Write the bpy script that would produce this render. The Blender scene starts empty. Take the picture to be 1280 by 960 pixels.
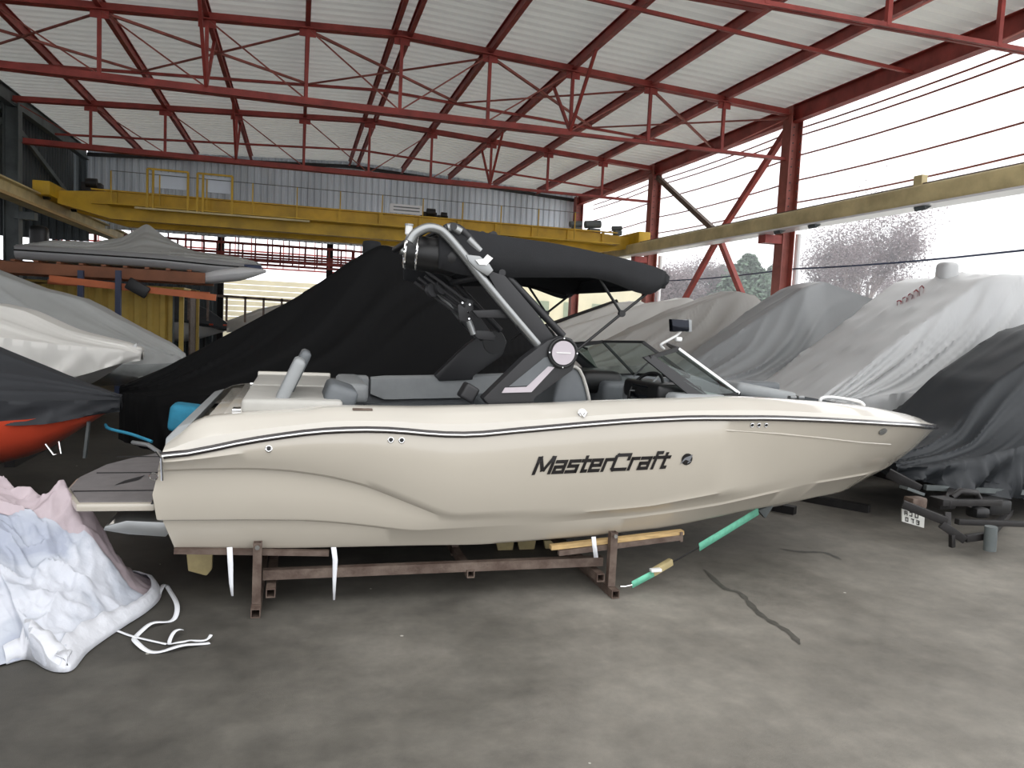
import bpy, bmesh, math, random
from mathutils import Vector, Matrix, noise
from mathutils.bvhtree import BVHTree

S = bpy.context.scene
C = S.collection
PI = math.pi
V = Vector

# ------------------------------------------------------------------ camera
F_PX = 960.0
CAM = V((0, 0, 1.8))
YAW, PITCH, ROLL = math.radians(15.7), math.radians(4.55), 0.048
fwd = V((math.sin(YAW) * math.cos(PITCH), math.cos(YAW) * math.cos(PITCH), -math.sin(PITCH)))
r0 = V((math.cos(YAW), -math.sin(YAW), 0))
u0 = r0.cross(fwd)
rgt = r0 * math.cos(ROLL) + u0 * math.sin(ROLL)
upv = u0 * math.cos(ROLL) - r0 * math.sin(ROLL)
cd = bpy.data.cameras.new('camera'); cam = bpy.data.objects.new('camera', cd); C.objects.link(cam)
cd.sensor_fit = 'HORIZONTAL'; cd.sensor_width = 36; cd.lens = 36 * F_PX / 1280
cd.clip_start = 0.05; cd.clip_end = 500
M3 = Matrix((rgt, upv, -fwd)).transposed()
cam.matrix_world = Matrix.Translation(CAM) @ M3.to_4x4()
S.camera = cam

def ray(px, py):
    return fwd + rgt * ((px - 640) / F_PX) + upv * (-(py - 480) / F_PX)
def at(px, py, Y):            # the point seen at a pixel on the upright plane at depth Y
    d = ray(px, py); return CAM + d * (Y / d.y)
def atz(px, py, z):           # the point seen at a pixel on a level plane
    d = ray(px, py); return CAM + d * ((z - CAM.z) / d.z)

# ------------------------------------------------------------------ sky and exposure
w = bpy.data.worlds.new('overcast_sky'); S.world = w; w.use_nodes = True
nt = w.node_tree; bg = nt.nodes['Background']
tc = nt.nodes.new('ShaderNodeTexCoord'); sx = nt.nodes.new('ShaderNodeSeparateXYZ')
cr = nt.nodes.new('ShaderNodeValToRGB')
nt.links.new(tc.outputs['Generated'], sx.inputs[0]); nt.links.new(sx.outputs['Z'], cr.inputs[0])
cr.color_ramp.elements[0].position = 0.0; cr.color_ramp.elements[0].color = (0.93, 0.95, 1.0, 1)
cr.color_ramp.elements[1].position = 0.6; cr.color_ramp.elements[1].color = (1.0, 1.0, 1.0, 1)
nt.links.new(cr.outputs[0], bg.inputs[0]); bg.inputs[1].default_value = 1.0
SKY = bg
S.view_settings.view_transform = 'Standard'; S.view_settings.look = 'None'
S.view_settings.gamma = 1; S.view_settings.use_curve_mapping = False
S.view_settings.exposure = 1.25

# ------------------------------------------------------------------ materials
def lin(c):
    return tuple(((x / 255) / 12.92 if x / 255 <= .04045 else ((x / 255 + .055) / 1.055) ** 2.4) for x in c)
def mat(name, rgb, rough=.6, metal=0, var=0, vscale=6, bump=0, bscale=60, coat=0, rgb2=None, spec=.5, stretch=None, detail=5):
    m = bpy.data.materials.new(name); m.use_nodes = True
    n = m.node_tree; b = n.nodes['Principled BSDF']
    b.inputs['Roughness'].default_value = rough; b.inputs['Metallic'].default_value = metal
    b.inputs['Coat Weight'].default_value = coat; b.inputs['Coat Roughness'].default_value = .06
    b.inputs['Specular IOR Level'].default_value = spec
    c = lin(rgb); b.inputs['Base Color'].default_value = (*c, 1)
    t = n.nodes.new('ShaderNodeTexCoord'); src = t.outputs['Object']
    if stretch:
        mp = n.nodes.new('ShaderNodeMapping'); mp.inputs['Scale'].default_value = stretch
        n.links.new(src, mp.inputs[0]); src = mp.outputs[0]
    if var or rgb2:
        nz = n.nodes.new('ShaderNodeTexNoise'); nz.inputs['Scale'].default_value = vscale
        nz.inputs['Detail'].default_value = detail; nz.inputs['Roughness'].default_value = .6
        n.links.new(src, nz.inputs['Vector'])
        r = n.nodes.new('ShaderNodeValToRGB')
        lo = lin(rgb2) if rgb2 else tuple(x * (1 - var) for x in c)
        r.color_ramp.elements[0].color = (*lo, 1); r.color_ramp.elements[0].position = .35
        r.color_ramp.elements[1].color = (*(c if rgb2 else tuple(min(1, x * (1 + var * .6)) for x in c)), 1)
        r.color_ramp.elements[1].position = .65
        n.links.new(nz.outputs[0], r.inputs[0]); n.links.new(r.outputs[0], b.inputs['Base Color'])
    if bump:
        nb = n.nodes.new('ShaderNodeTexNoise'); nb.inputs['Scale'].default_value = bscale
        nb.inputs['Detail'].default_value = 6
        n.links.new(src, nb.inputs['Vector'])
        bp = n.nodes.new('ShaderNodeBump'); bp.inputs['Strength'].default_value = bump
        bp.inputs['Distance'].default_value = .02
        n.links.new(nb.outputs[0], bp.inputs['Height']); n.links.new(bp.outputs[0], b.inputs['Normal'])
    return m

M = {}
M['red'] = mat('red_oxide_paint', (150, 60, 52), .55, var=.3, vscale=3, bump=.1)
M['red_pale'] = mat('pale_red_paint', (150, 84, 74), .6, var=.3, vscale=3)
M['cream_steel'] = mat('cream_beam_paint', (196, 180, 134), .55, var=.25, vscale=2)
M['yellow'] = mat('crane_yellow_paint', (198, 158, 30), .5, var=.25, vscale=1.5)
M['yellow_box'] = mat('container_yellow_paint', (205, 175, 88), .6, var=.2, vscale=1.2, bump=.1)
M['grey_steel'] = mat('grey_steel_paint', (92, 98, 98), .6, var=.3, vscale=2)
M['dark_steel'] = mat('dark_steel', (38, 36, 36), .5, .3, var=.3, vscale=8)
M['rust'] = mat('rusty_brown_steel', (112, 98, 88), .65, .2, var=.4, vscale=9, bump=.2, rgb2=(80, 64, 56))
M['roof'] = mat('roof_sheet_white', (222, 222, 216), .6, var=.06, vscale=.6)
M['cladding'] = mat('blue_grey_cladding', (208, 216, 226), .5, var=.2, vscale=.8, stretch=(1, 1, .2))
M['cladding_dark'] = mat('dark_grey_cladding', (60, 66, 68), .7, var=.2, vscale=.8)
M['gel'] = mat('cream_gelcoat', (182, 175, 162), .22, coat=.6, var=.03, vscale=1.2)
M['gel_white'] = mat('off_white_gelcoat', (198, 193, 183), .2, coat=.7)
M['black_gel'] = mat('black_gelcoat', (24, 16, 20), .25, coat=.5)
M['chrome'] = mat('polished_chrome', (225, 225, 225), .12, 1)
M['alu'] = mat('silver_tube_aluminium', (150, 152, 152), .35, .75)
M['white_metal'] = mat('white_painted_metal', (232, 232, 230), .35)
M['charcoal'] = mat('charcoal_powder_coat', (36, 36, 38), .5, bump=.05, bscale=300)
M['blackp'] = mat('black_plastic', (14, 14, 15), .45)
M['canvas_black'] = mat('black_canvas', (25, 26, 29), .85, var=.2, vscale=5, bump=.15, bscale=200)
M['vinyl'] = mat('grey_vinyl', (146, 149, 150), .5, var=.08, vscale=5, bump=.06, bscale=250)
M['vinyl_dark'] = mat('dark_grey_vinyl', (98, 102, 105), .5, var=.1, vscale=5)
M['vinyl_light'] = mat('light_grey_vinyl', (176, 174, 168), .5, var=.06, vscale=5)
M['grille'] = mat('pale_speaker_grille', (190, 182, 188), .5, .2, bump=.3, bscale=500)
M['mirror'] = mat('dark_mirror_glass', (20, 24, 34), .08, .5)
M['wood'] = mat('pale_timber', (190, 160, 110), .7, var=.3, vscale=6, stretch=(1, 8, 8))
M['strap_white'] = mat('white_webbing', (226, 228, 232), .8)
M['strap_green'] = mat('green_webbing', (110, 190, 160), .75, var=.15, vscale=20)
M['tyre'] = mat('black_rubber', (20, 20, 21), .8)
M['foam'] = mat('grey_deck_foam', (112, 108, 108), .85, var=.12, vscale=8)
M['foam_line'] = mat('black_deck_line', (30, 28, 30), .8)
M['teal'] = mat('teal_cloth', (42, 128, 158), .8, var=.15, vscale=12)
M['fin'] = mat('ochre_fin_block', (176, 160, 116), .7, var=.15, vscale=10)
M['asphalt_out'] = mat('yard_ground', (206, 204, 198), .9, var=.2, vscale=.5, bump=.2)
def tarp(name, rgb, var=.05, rough=.45, bump=.12, bs=3, spec=.5):
    return mat(name, rgb, rough, var=var, vscale=1.2, bump=bump, bscale=bs, spec=spec, detail=2)
M['t_grey'] = tarp('grey_tarpaulin', (188, 189, 189))
M['t_grey2'] = tarp('warm_grey_tarpaulin', (158, 155, 150))
M['t_greyl'] = tarp('left_grey_tarpaulin', (176, 178, 176))
M['t_dkgrey'] = tarp('mid_grey_tarpaulin', (138, 140, 141))
M['t_light'] = tarp('pale_grey_tarpaulin', (204, 202, 197))
M['t_char'] = tarp('charcoal_tarpaulin', (33, 37, 41), rough=.6)
M['t_char2'] = tarp('dark_canvas_cover', (42, 44, 48), rough=.75, bump=.2)
M['t_black'] = tarp('black_tarpaulin', (6, 6, 7), rough=.75, bump=.2, spec=.2)
M['t_white'] = tarp('white_tarpaulin', (238, 236, 230), bump=.2)
M['t_rack'] = tarp('dusty_grey_cover', (168, 168, 164))
M['hull_red'] = mat('red_orange_gelcoat', (226, 84, 56), .3, coat=.4)
M['hull_white'] = mat('white_gelcoat', (222, 222, 222), .3, coat=.3)
M['hull_grey'] = mat('grey_gelcoat', (150, 150, 150), .35, coat=.3)
M['rack_brown'] = mat('brown_rack_steel', (140, 88, 58), .6, var=.25, vscale=2)
M['rack_orange'] = mat('orange_rack_steel', (206, 112, 66), .55, var=.15, vscale=2)
M['rack_blue'] = mat('blue_rack_post', (50, 60, 88), .5)
M['decal'] = mat('black_hull_lettering', (22, 18, 18), .4)
M['decal_grey'] = mat('grey_emblem', (120, 122, 126), .4)
M['mark_red'] = mat('faded_red_print', (158, 62, 72), .7)
M['plate'] = mat('licence_plate_white', (220, 220, 214), .4)
M['crack'] = mat('damp_asphalt', (70, 68, 63), .6, var=.3, vscale=20)
M['bark'] = mat('pale_bark', (150, 140, 138), .9, var=.3, vscale=4)
M['leaf_green'] = mat('muted_green_leaves', (96, 116, 98), .9, var=.3, vscale=3)
M['leaf_brown'] = mat('russet_twigs', (128, 116, 118), .95, var=.3, vscale=3)
M['facade'] = mat('cream_far_wall', (222, 214, 184), .8, var=.1, vscale=.5)

def glass(name, tint, rough=.02, mixf=.75):
    m = bpy.data.materials.new(name); m.use_nodes = True; n = m.node_tree; n.nodes.clear()
    o = n.nodes.new('ShaderNodeOutputMaterial'); mx = n.nodes.new('ShaderNodeMixShader')
    t = n.nodes.new('ShaderNodeBsdfTransparent'); g = n.nodes.new('ShaderNodeBsdfGlossy')
    t.inputs[0].default_value = (*tint, 1); g.inputs[0].default_value = (.8, .85, .85, 1); g.inputs['Roughness'].default_value = rough
    lw = n.nodes.new('ShaderNodeLayerWeight'); pw = n.nodes.new('ShaderNodeMath'); pw.operation = 'POWER'; pw.inputs[1].default_value = 4
    fr = n.nodes.new('ShaderNodeMapRange'); fr.inputs[3].default_value = .06; fr.inputs[4].default_value = .9
    n.links.new(lw.outputs['Facing'], pw.inputs[0]); n.links.new(pw.outputs[0], fr.inputs[0])
    n.links.new(fr.outputs[0], mx.inputs[0]); n.links.new(t.outputs[0], mx.inputs[1]); n.links.new(g.outputs[0], mx.inputs[2])
    n.links.new(mx.outputs[0], o.inputs[0]); return m
M['glass'] = glass('tinted_boat_glass', (.62, .70, .67))

def film(name, rgb, alpha):
    m = mat(name, rgb, .35, var=.2, vscale=4, bump=.5, bscale=7)
    n = m.node_tree; b = n.nodes['Principled BSDF']; o = n.nodes['Material Output']
    mx = n.nodes.new('ShaderNodeMixShader'); t = n.nodes.new('ShaderNodeBsdfTransparent'); mx.inputs[0].default_value = alpha
    n.links.new(t.outputs[0], mx.inputs[1]); n.links.new(b.outputs[0], mx.inputs[2]); n.links.new(mx.outputs[0], o.inputs[0])
    return m
M['film'] = film('clear_plastic_sheet', (150, 155, 155), .55)

def roof_mat():
    m = M['roof']; n = m.node_tree; b = n.nodes['Principled BSDF']; o = n.nodes['Material Output']
    tr = n.nodes.new('ShaderNodeBsdfTranslucent'); tr.inputs[0].default_value = (.85, .86, .84, 1)
    mx = n.nodes.new('ShaderNodeMixShader'); mx.inputs[0].default_value = .095
    n.links.new(b.outputs[0], mx.inputs[1]); n.links.new(tr.outputs[0], mx.inputs[2]); n.links.new(mx.outputs[0], o.inputs[0])
    return mx
ROOF_MIX = roof_mat()

def floor_mat():
    m = bpy.data.materials.new('worn_asphalt'); m.use_nodes = True; n = m.node_tree; b = n.nodes['Principled BSDF']
    t = n.nodes.new('ShaderNodeTexCoord')
    def nz(sc, det=6, rough=.6):
        x = n.nodes.new('ShaderNodeTexNoise'); x.inputs['Scale'].default_value = sc; x.inputs['Detail'].default_value = det
        x.inputs['Roughness'].default_value = rough; n.links.new(t.outputs['Object'], x.inputs['Vector']); return x
    a = nz(.7, 7, .65); c = nz(6, 8, .7); f = nz(180, 3)
    r1 = n.nodes.new('ShaderNodeValToRGB'); r1.color_ramp.elements[0].color = (*lin((88, 85, 79)), 1); r1.color_ramp.elements[0].position = .3
    r1.color_ramp.elements[1].color = (*lin((140, 136, 128)), 1); r1.color_ramp.elements[1].position = .72
    n.links.new(a.outputs[0], r1.inputs[0])
    r2 = n.nodes.new('ShaderNodeValToRGB'); r2.color_ramp.elements[0].color = (.6, .6, .6, 1); r2.color_ramp.elements[0].position = .35
    r2.color_ramp.elements[1].color = (1.25, 1.22, 1.18, 1); r2.color_ramp.elements[1].position = .7
    n.links.new(c.outputs[0], r2.inputs[0])
    mu = n.nodes.new('ShaderNodeMix'); mu.data_type = 'RGBA'; mu.blend_type = 'MULTIPLY'; mu.inputs[0].default_value = .4
    n.links.new(r1.outputs[0], mu.inputs[6]); n.links.new(r2.outputs[0], mu.inputs[7])
    # shade painted into the asphalt colour around the boats on the left, with a ragged edge
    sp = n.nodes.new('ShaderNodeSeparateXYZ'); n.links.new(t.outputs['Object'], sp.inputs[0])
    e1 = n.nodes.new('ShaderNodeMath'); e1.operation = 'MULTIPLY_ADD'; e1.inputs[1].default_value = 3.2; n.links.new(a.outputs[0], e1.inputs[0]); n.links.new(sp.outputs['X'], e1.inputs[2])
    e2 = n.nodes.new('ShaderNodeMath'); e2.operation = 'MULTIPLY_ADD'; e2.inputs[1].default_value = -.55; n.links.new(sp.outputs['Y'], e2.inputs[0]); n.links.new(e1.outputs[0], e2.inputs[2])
    shade_k = n.nodes.new('ShaderNodeMapRange'); shade_k.inputs[1].default_value = -1.6; shade_k.inputs[2].default_value = 1.7; shade_k.inputs[3].default_value = .36; shade_k.inputs[4].default_value = 1; n.links.new(e2.outputs[0], shade_k.inputs[0])
    mv = n.nodes.new('ShaderNodeVectorMath'); mv.operation = 'SCALE'; n.links.new(mu.outputs[2], mv.inputs[0]); n.links.new(shade_k.outputs[0], mv.inputs['Scale'])
    # small pale specks of chalk and grit
    vo = n.nodes.new('ShaderNodeTexVoronoi'); vo.inputs['Scale'].default_value = 2.2; n.links.new(t.outputs['Object'], vo.inputs['Vector'])
    lt = n.nodes.new('ShaderNodeMath'); lt.operation = 'LESS_THAN'; lt.inputs[1].default_value = .022; n.links.new(vo.outputs['Distance'], lt.inputs[0])
    m2 = n.nodes.new('ShaderNodeMix'); m2.data_type = 'RGBA'; n.links.new(lt.outputs[0], m2.inputs[0])
    n.links.new(mv.outputs[0], m2.inputs[6]); m2.inputs[7].default_value = (*lin((170, 168, 160)), 1)
    n.links.new(m2.outputs[2], b.inputs['Base Color'])
    rr = n.nodes.new('ShaderNodeMapRange'); rr.inputs[3].default_value = .55; rr.inputs[4].default_value = .85
    n.links.new(a.outputs[0], rr.inputs[0]); n.links.new(rr.outputs[0], b.inputs['Roughness'])
    b.inputs['Specular IOR Level'].default_value = .35
    bp = n.nodes.new('ShaderNodeBump'); bp.inputs['Strength'].default_value = .35; bp.inputs['Distance'].default_value = .01
    ad = n.nodes.new('ShaderNodeMath'); ad.operation = 'ADD'; n.links.new(f.outputs[0], ad.inputs[0]); n.links.new(c.outputs[0], ad.inputs[1])
    n.links.new(ad.outputs[0], bp.inputs['Height']); n.links.new(bp.outputs[0], b.inputs['Normal'])
    return m
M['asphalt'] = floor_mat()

def heap_mat():
    m = mat('creased_tarp_cloth', (212, 216, 226), .55, bump=.5, bscale=14)
    n = m.node_tree; b = n.nodes['Principled BSDF']; t = n.nodes.new('ShaderNodeTexCoord')
    x = n.nodes.new('ShaderNodeTexNoise'); x.inputs['Scale'].default_value = 2.6; x.inputs['Detail'].default_value = 3
    x.inputs['Distortion'].default_value = 1.2
    n.links.new(t.outputs['Object'], x.inputs['Vector'])
    r = n.nodes.new('ShaderNodeValToRGB'); e = r.color_ramp.elements
    e[0].position = .36; e[0].color = (*lin((154, 160, 175)), 1); e[1].position = .60; e[1].color = (*lin((192, 195, 203)), 1)
    k = e.new(.46); k.color = (*lin((174, 179, 189)), 1)
    n.links.new(x.outputs[0], r.inputs[0]); n.links.new(r.outputs[0], b.inputs['Base Color']); return m
M['heap'] = heap_mat()
M['heap_pink'] = mat('pinkish_tarp_cloth', (180, 166, 171), .6, var=.1, vscale=3, bump=.4, bscale=12)
M['heap_hem'] = mat('white_tarp_hem', (204, 206, 212), .5, bump=.4, bscale=20)

# ------------------------------------------------------------------ mesh helpers
class MB:
    def __init__(s): s.v = []; s.f = []
    def add(s, vs, fs):
        o = len(s.v); s.v += [V(p) for p in vs]; s.f += [tuple(i + o for i in f) for f in fs]; return s
    def box(s, c, size, rot=None):
        x, y, z = size[0] / 2, size[1] / 2, size[2] / 2
        vs = [V((a * x, b * y, d * z)) for a in (-1, 1) for b in (-1, 1) for d in (-1, 1)]
        if rot is not None: vs = [rot @ p for p in vs]
        return s.add([p + V(c) for p in vs], [(0, 1, 3, 2), (4, 6, 7, 5), (0, 4, 5, 1), (2, 3, 7, 6), (0, 2, 6, 4), (1, 5, 7, 3)])
    def frame(s, p, q, up=V((0, 0, 1))):
        d = (q - p).normalized()
        if abs(d.dot(up)) > .99: up = V((1, 0, 0))
        a = d.cross(up).normalized(); return d, a, a.cross(d).normalized()
    def prof(s, p, q, pr, up=V((0, 0, 1))):       # closed profile swept from p to q
        p, q = V(p), V(q); d, a, b = s.frame(p, q, up); n = len(pr)
        vs = [p + a * x + b * y for x, y in pr] + [q + a * x + b * y for x, y in pr]
        return s.add(vs, [(i, (i + 1) % n, n + (i + 1) % n, n + i) for i in range(n)] + [tuple(range(n))[::-1], tuple(range(n, 2 * n))])
    def bar(s, p, q, w, h, up=V((0, 0, 1))):
        return s.prof(p, q, [(-w / 2, -h / 2), (w / 2, -h / 2), (w / 2, h / 2), (-w / 2, h / 2)], up)
    def ibeam(s, p, q, w, h, t=.012, up=V((0, 0, 1))):
        x, y = w / 2, h / 2; k = t / 2
        return s.prof(p, q, [(-x, -y), (x, -y), (x, -y + t), (k, -y + t), (k, y - t), (x, y - t), (x, y), (-x, y), (-x, y - t), (-k, y - t), (-k, -y + t), (-x, -y + t)], up)
    def angle(s, p, q, w, t=.008, up=V((0, 0, 1))):
        return s.prof(p, q, [(0, 0), (w, 0), (w, t), (t, t), (t, w), (0, w)], up)
    def hollow(s, p, q, w, h, t=.006, up=V((0, 0, 1))):   # square tube open at its ends
        p, q = V(p), V(q); d, a, b = s.frame(p, q, up)
        o = [(-w / 2, -h / 2), (w / 2, -h / 2), (w / 2, h / 2), (-w / 2, h / 2)]
        i_ = [(x * (1 - 2 * t / w), y * (1 - 2 * t / h)) for x, y in o]
        vs = [e + a * x + b * y for e in (p, q) for L in (o, i_) for x, y in L]; fs = []
        for k in range(4):
            j = (k + 1) % 4
            fs += [(k, j, 8 + j, 8 + k), (4 + j, 4 + k, 12 + k, 12 + j), (j, k, 4 + k, 4 + j), (8 + k, 8 + j, 12 + j, 12 + k)]
        return s.add(vs, fs)
    def tube(s, pts, r, n=10, cap=True):
        pts = [V(p) for p in pts]; rs = r if isinstance(r, (list, tuple)) else [r] * len(pts)
        o = len(s.v); prev = None
        for i, p in enumerate(pts):
            d = (pts[min(i + 1, len(pts) - 1)] - pts[max(i - 1, 0)]).normalized()
            if prev is None:
                a = d.cross(V((0, 0, 1))); a = a if a.length > .05 else d.cross(V((1, 0, 0)))
            else: a = prev - d * prev.dot(d)
            a.normalize(); b = d.cross(a); prev = a
            s.v += [p + (a * math.cos(2 * PI * k / n) + b * math.sin(2 * PI * k / n)) * rs[i] for k in range(n)]
        m = len(pts)
        s.f += [(o + i * n + k, o + i * n + (k + 1) % n, o + (i + 1) * n + (k + 1) % n, o + (i + 1) * n + k) for i in range(m - 1) for k in range(n)]
        if cap: s.f += [tuple(o + k for k in range(n))[::-1], tuple(o + (m - 1) * n + k for k in range(n))]
        return s
    def prism(s, poly, off):                      # planar polygon extruded by the vector off
        n = len(poly); off = V(off); vs = [V(p) for p in poly]; vs += [p + off for p in vs]
        return s.add(vs, [tuple(range(n))[::-1], tuple(range(n, 2 * n))] + [(i, (i + 1) % n, n + (i + 1) % n, n + i) for i in range(n)])
    def grid(s, rows, closed=False):
        o = len(s.v); n = len(rows[0]); m = len(rows)
        for r in rows: s.v += [V(p) for p in r]
        k = n if closed else n - 1
        s.f += [(o + i * n + j, o + i * n + (j + 1) % n, o + (i + 1) * n + (j + 1) % n, o + (i + 1) * n + j) for i in range(m - 1) for j in range(k)]
        return s
    def disc(s, c, axis, r, depth, n=24):
        c = V(c); ax = V(axis).normalized(); return s.tube([c, c + ax * depth], r, n)
    def ring(s, c, axis, R, r, n=24, m=8, a0=0, a1=2 * PI):
        c = V(c); ax = V(axis).normalized(); a = ax.orthogonal().normalized(); b = ax.cross(a)
        rows = []
        for i in range(n + 1):
            t = a0 + (a1 - a0) * i / n; d = a * math.cos(t) + b * math.sin(t)
            rows.append([c + d * (R + r * math.cos(2 * PI * k / m)) + ax * r * math.sin(2 * PI * k / m) for k in range(m)])
        return s.grid(rows, True)
    def build(s, name, m, parent=None, smooth=False, bevel=0, seg=2, thick=0, sub=0, auto=None):
        me = bpy.data.meshes.new(name); off = parent_loc(parent)
        me.from_pydata([tuple(p - off) for p in s.v], [], s.f); me.materials.append(M[m] if isinstance(m, str) else m)
        bm = bmesh.new(); bm.from_mesh(me); bmesh.ops.remove_doubles(bm, verts=bm.verts, dist=1e-5)
        bmesh.ops.recalc_face_normals(bm, faces=bm.faces)
        if bevel: bmesh.ops.bevel(bm, geom=[e for e in bm.edges if len(e.link_faces) == 2 and e.calc_face_angle(0) > .5], offset=bevel, segments=seg, affect='EDGES', profile=.6)
        bm.to_mesh(me); bm.free()
        if smooth or bevel:
            me.polygons.foreach_set('use_smooth', [True] * len(me.polygons))
            me.set_sharp_from_angle(angle=math.radians(auto or 40))
        o = bpy.data.objects.new(name, me); C.objects.link(o)
        if parent is not None: o.parent = parent
        if thick:
            d = o.modifiers.new('thickness', 'SOLIDIFY'); d.thickness = thick; d.offset = 0
        if sub:
            d = o.modifiers.new('smooth', 'SUBSURF'); d.levels = sub; d.render_levels = sub
        return o

def parent_loc(p):
    t = V((0, 0, 0))
    while p is not None: t = t + p.location; p = p.parent
    return t
def tag(o, label=None, cat=None, group=None, kind=None):
    if label: o['label'] = label
    if cat: o['category'] = cat
    if group: o['group'] = group
    if kind: o['kind'] = kind
    return o
def thing(name, label, cat, loc=(0, 0, 0), group=None):
    o = bpy.data.objects.new(name, None); C.objects.link(o); o.location = loc; o.empty_display_size = .2
    return tag(o, label, cat, group)
def struct(o, label=None):
    o['kind'] = 'structure'
    if label: o['label'] = label
    return o
def ipl(pts, x):               # piecewise linear with soft ends
    if x <= pts[0][0]: return pts[0][1]
    for (a, b), (c, d) in zip(pts, pts[1:]):
        if x <= c: return b + (d - b) * (x - a) / (c - a)
    return pts[-1][1]
def smooth_pts(pts, n, closed=False):   # Catmull-Rom
    pts = [V(p) for p in pts]; out = []; L = len(pts)
    def P(i): return pts[i % L] if closed else pts[max(0, min(L - 1, i))]
    for i in range(L if closed else L - 1):
        for k in range(n):
            t = k / n; a, b, c, d = P(i - 1), P(i), P(i + 1), P(i + 2)
            out.append(.5 * ((2 * b) + (c - a) * t + (2 * a - 5 * b + 4 * c - d) * t * t + (3 * b - a - 3 * c + d) * t ** 3))
    if not closed: out.append(pts[-1])
    return out
def nz(*a): return noise.noise(V(a))
def ridged(x, y, z): return 1 - abs(nz(x, y, z)) * 2.2
# ================================================================== large structure
NX = [1.55 + 1.52 * k for k in range(-5, 6)]          # roof nodes across the hall
XL, XR_, XM = NX[0], NX[-1], 1.55
def zroof(x): return 6.5 - .4 * abs(x - XM) / 7.6
ZL = 5.22                                              # underside chord height
TY = [7.3, 13.3, 19.3, 25.2]

b = MB(); b.add([(-60, -30, 0), (60, -30, 0), (60, 70, 0), (-60, 70, 0)], [(0, 1, 2, 3)])
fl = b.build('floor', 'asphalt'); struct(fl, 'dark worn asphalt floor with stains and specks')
b = MB(); b.add([(11.5, -30, .004), (60, -30, .004), (60, 70, .004), (11.5, 70, .004)], [(0, 1, 2, 3)])  # yard made this pale to bounce light up to the ceiling
struct(b.build('floor', 'asphalt_out'), 'paler yard ground outside the open side')

# roof sheeting, ribs running across the hall
YR0 = 4.6                                              # the roof ends here, open yard towards the viewer
b = MB(); rows = []; y = YR0; pitch = .26
while y < 25.6:
    for dy, dz in ((0, 0), (.12, 0), (.15, .045), (.23, .045)):
        rows.append([(x, y + dy, zroof(x) + .17 + dz) for x in (XL - .5, XM, XR_ + .5)])
    y += pitch
b.grid(rows); struct(b.build('ceiling', 'roof'), 'pale ribbed metal roof sheeting seen from below')

# far gable cladding hanging above the crane, vertical ribs
def ribwall(x0, x1, Y, z0, ztop, m, name, label):
    b = MB(); rows = []; x = x0; p = .2
    while x < x1:
        for dx, dy in ((0, 0), (.08, 0), (.11, .035), (.17, .035)):
            xx = min(x + dx, x1); rows.append([(xx, Y + dy, z0), (xx, Y + dy, ztop(xx) + .14)])
        x += p
    b.grid(rows); return struct(b.build(name, m), label)
ribwall(-2.2, XR_, 25.45, 4.02, lambda x: zroof(x) + .1, 'cladding', 'wall_back', 'blue grey ribbed cladding of the far gable above the crane')
ribwall(XL, -2.2, 25.45, 4.0, lambda x: zroof(x) + .1, 'cladding', 'wall_back', 'shaded end of the ribbed gable cladding')
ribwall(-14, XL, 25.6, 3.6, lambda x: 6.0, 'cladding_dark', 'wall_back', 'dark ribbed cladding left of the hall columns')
b = MB(); rows = []
y = YR0
while y < 25.5:
    for dy, dx in ((0, 0), (.1, 0), (.13, -.03), (.2, -.03)):
        rows.append([(XL - .35 + dx, y + dy, 4.45), (XL - .35 + dx, y + dy, 6.3)])
    y += .23
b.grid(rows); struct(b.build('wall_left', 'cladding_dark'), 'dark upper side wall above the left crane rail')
# low roof of the aisle on the left, extended to block light from there
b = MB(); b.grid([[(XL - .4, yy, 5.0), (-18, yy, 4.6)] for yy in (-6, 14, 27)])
struct(b.build('ceiling', 'cladding_dark'), 'dark lower aisle roof left of the hall, extended to block light')
b = MB(); b.bar((XL, 25.38, zroof(XL)), (XM, 25.38, zroof(XM)), .08, .1); b.bar((XM, 25.38, zroof(XM)), (XR_, 25.38, zroof(XR_)), .08, .1)
struct(b.build('trim_1', 'dark_steel'), 'dark flashing along the top of the gable wall')

# trusses
TL = {7.3: 'nearest red roof truss, only its low chord showing top right', 13.3: 'large red roof truss crossing above the boat, nearer full one',
      19.3: 'red roof truss between grey left column and crane end column', 25.2: 'farthest red roof truss against the ribbed gable wall'}
for Y in TY[:3]:
    t = thing('roof_truss', TL[Y], 'truss', (XL, Y, ZL), 'red roof trusses')
    b = MB()
    for xs in ((XL, XM), (XM, XR_)):
        for s in (-1, 1):
            b.prof((xs[0], Y, zroof(xs[0])), (xs[1], Y, zroof(xs[1])), [(s * .01, -.06), (s * .085, -.06), (s * .085, -.045), (s * .022, -.045), (s * .022, .06), (s * .01, .06)])
    b.build('upper_chord', 'red', t)
    b = MB()
    for s in (-1, 1):
        for xa_, xb_, q in ((XL + .2, NX[7], 1), (NX[7], XR_ - .05, .5)):
            b.prof((xa_, Y, ZL), (xb_, Y, ZL), [(s * .01, -.055 * q), (s * .1 * q, -.055 * q), (s * .1 * q, -.04 * q), (s * .022, -.04 * q), (s * .022, .07 * q), (s * .01, .07 * q)])
    b.build('lower_chord', 'red', t)
    for k, x in enumerate(NX):
        if 0 < k < 10: MB().bar((x, Y, ZL), (x, Y, zroof(x)), .055, .055).build('post', 'red', t)
    for k in range(10):
        a, c = (NX[k], NX[k + 1]) if k < 5 else (NX[k + 1], NX[k])
        MB().tube([(a, Y, zroof(a) - .04), (c, Y, ZL + .04)], .014, 6).build('diagonal_rod', 'red_pale', t)
    for x in NX[1:-1]:
        MB().box((x, Y, zroof(x) - .09), (.26, .02, .16)).build('gusset_plate', 'red', t)

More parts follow.
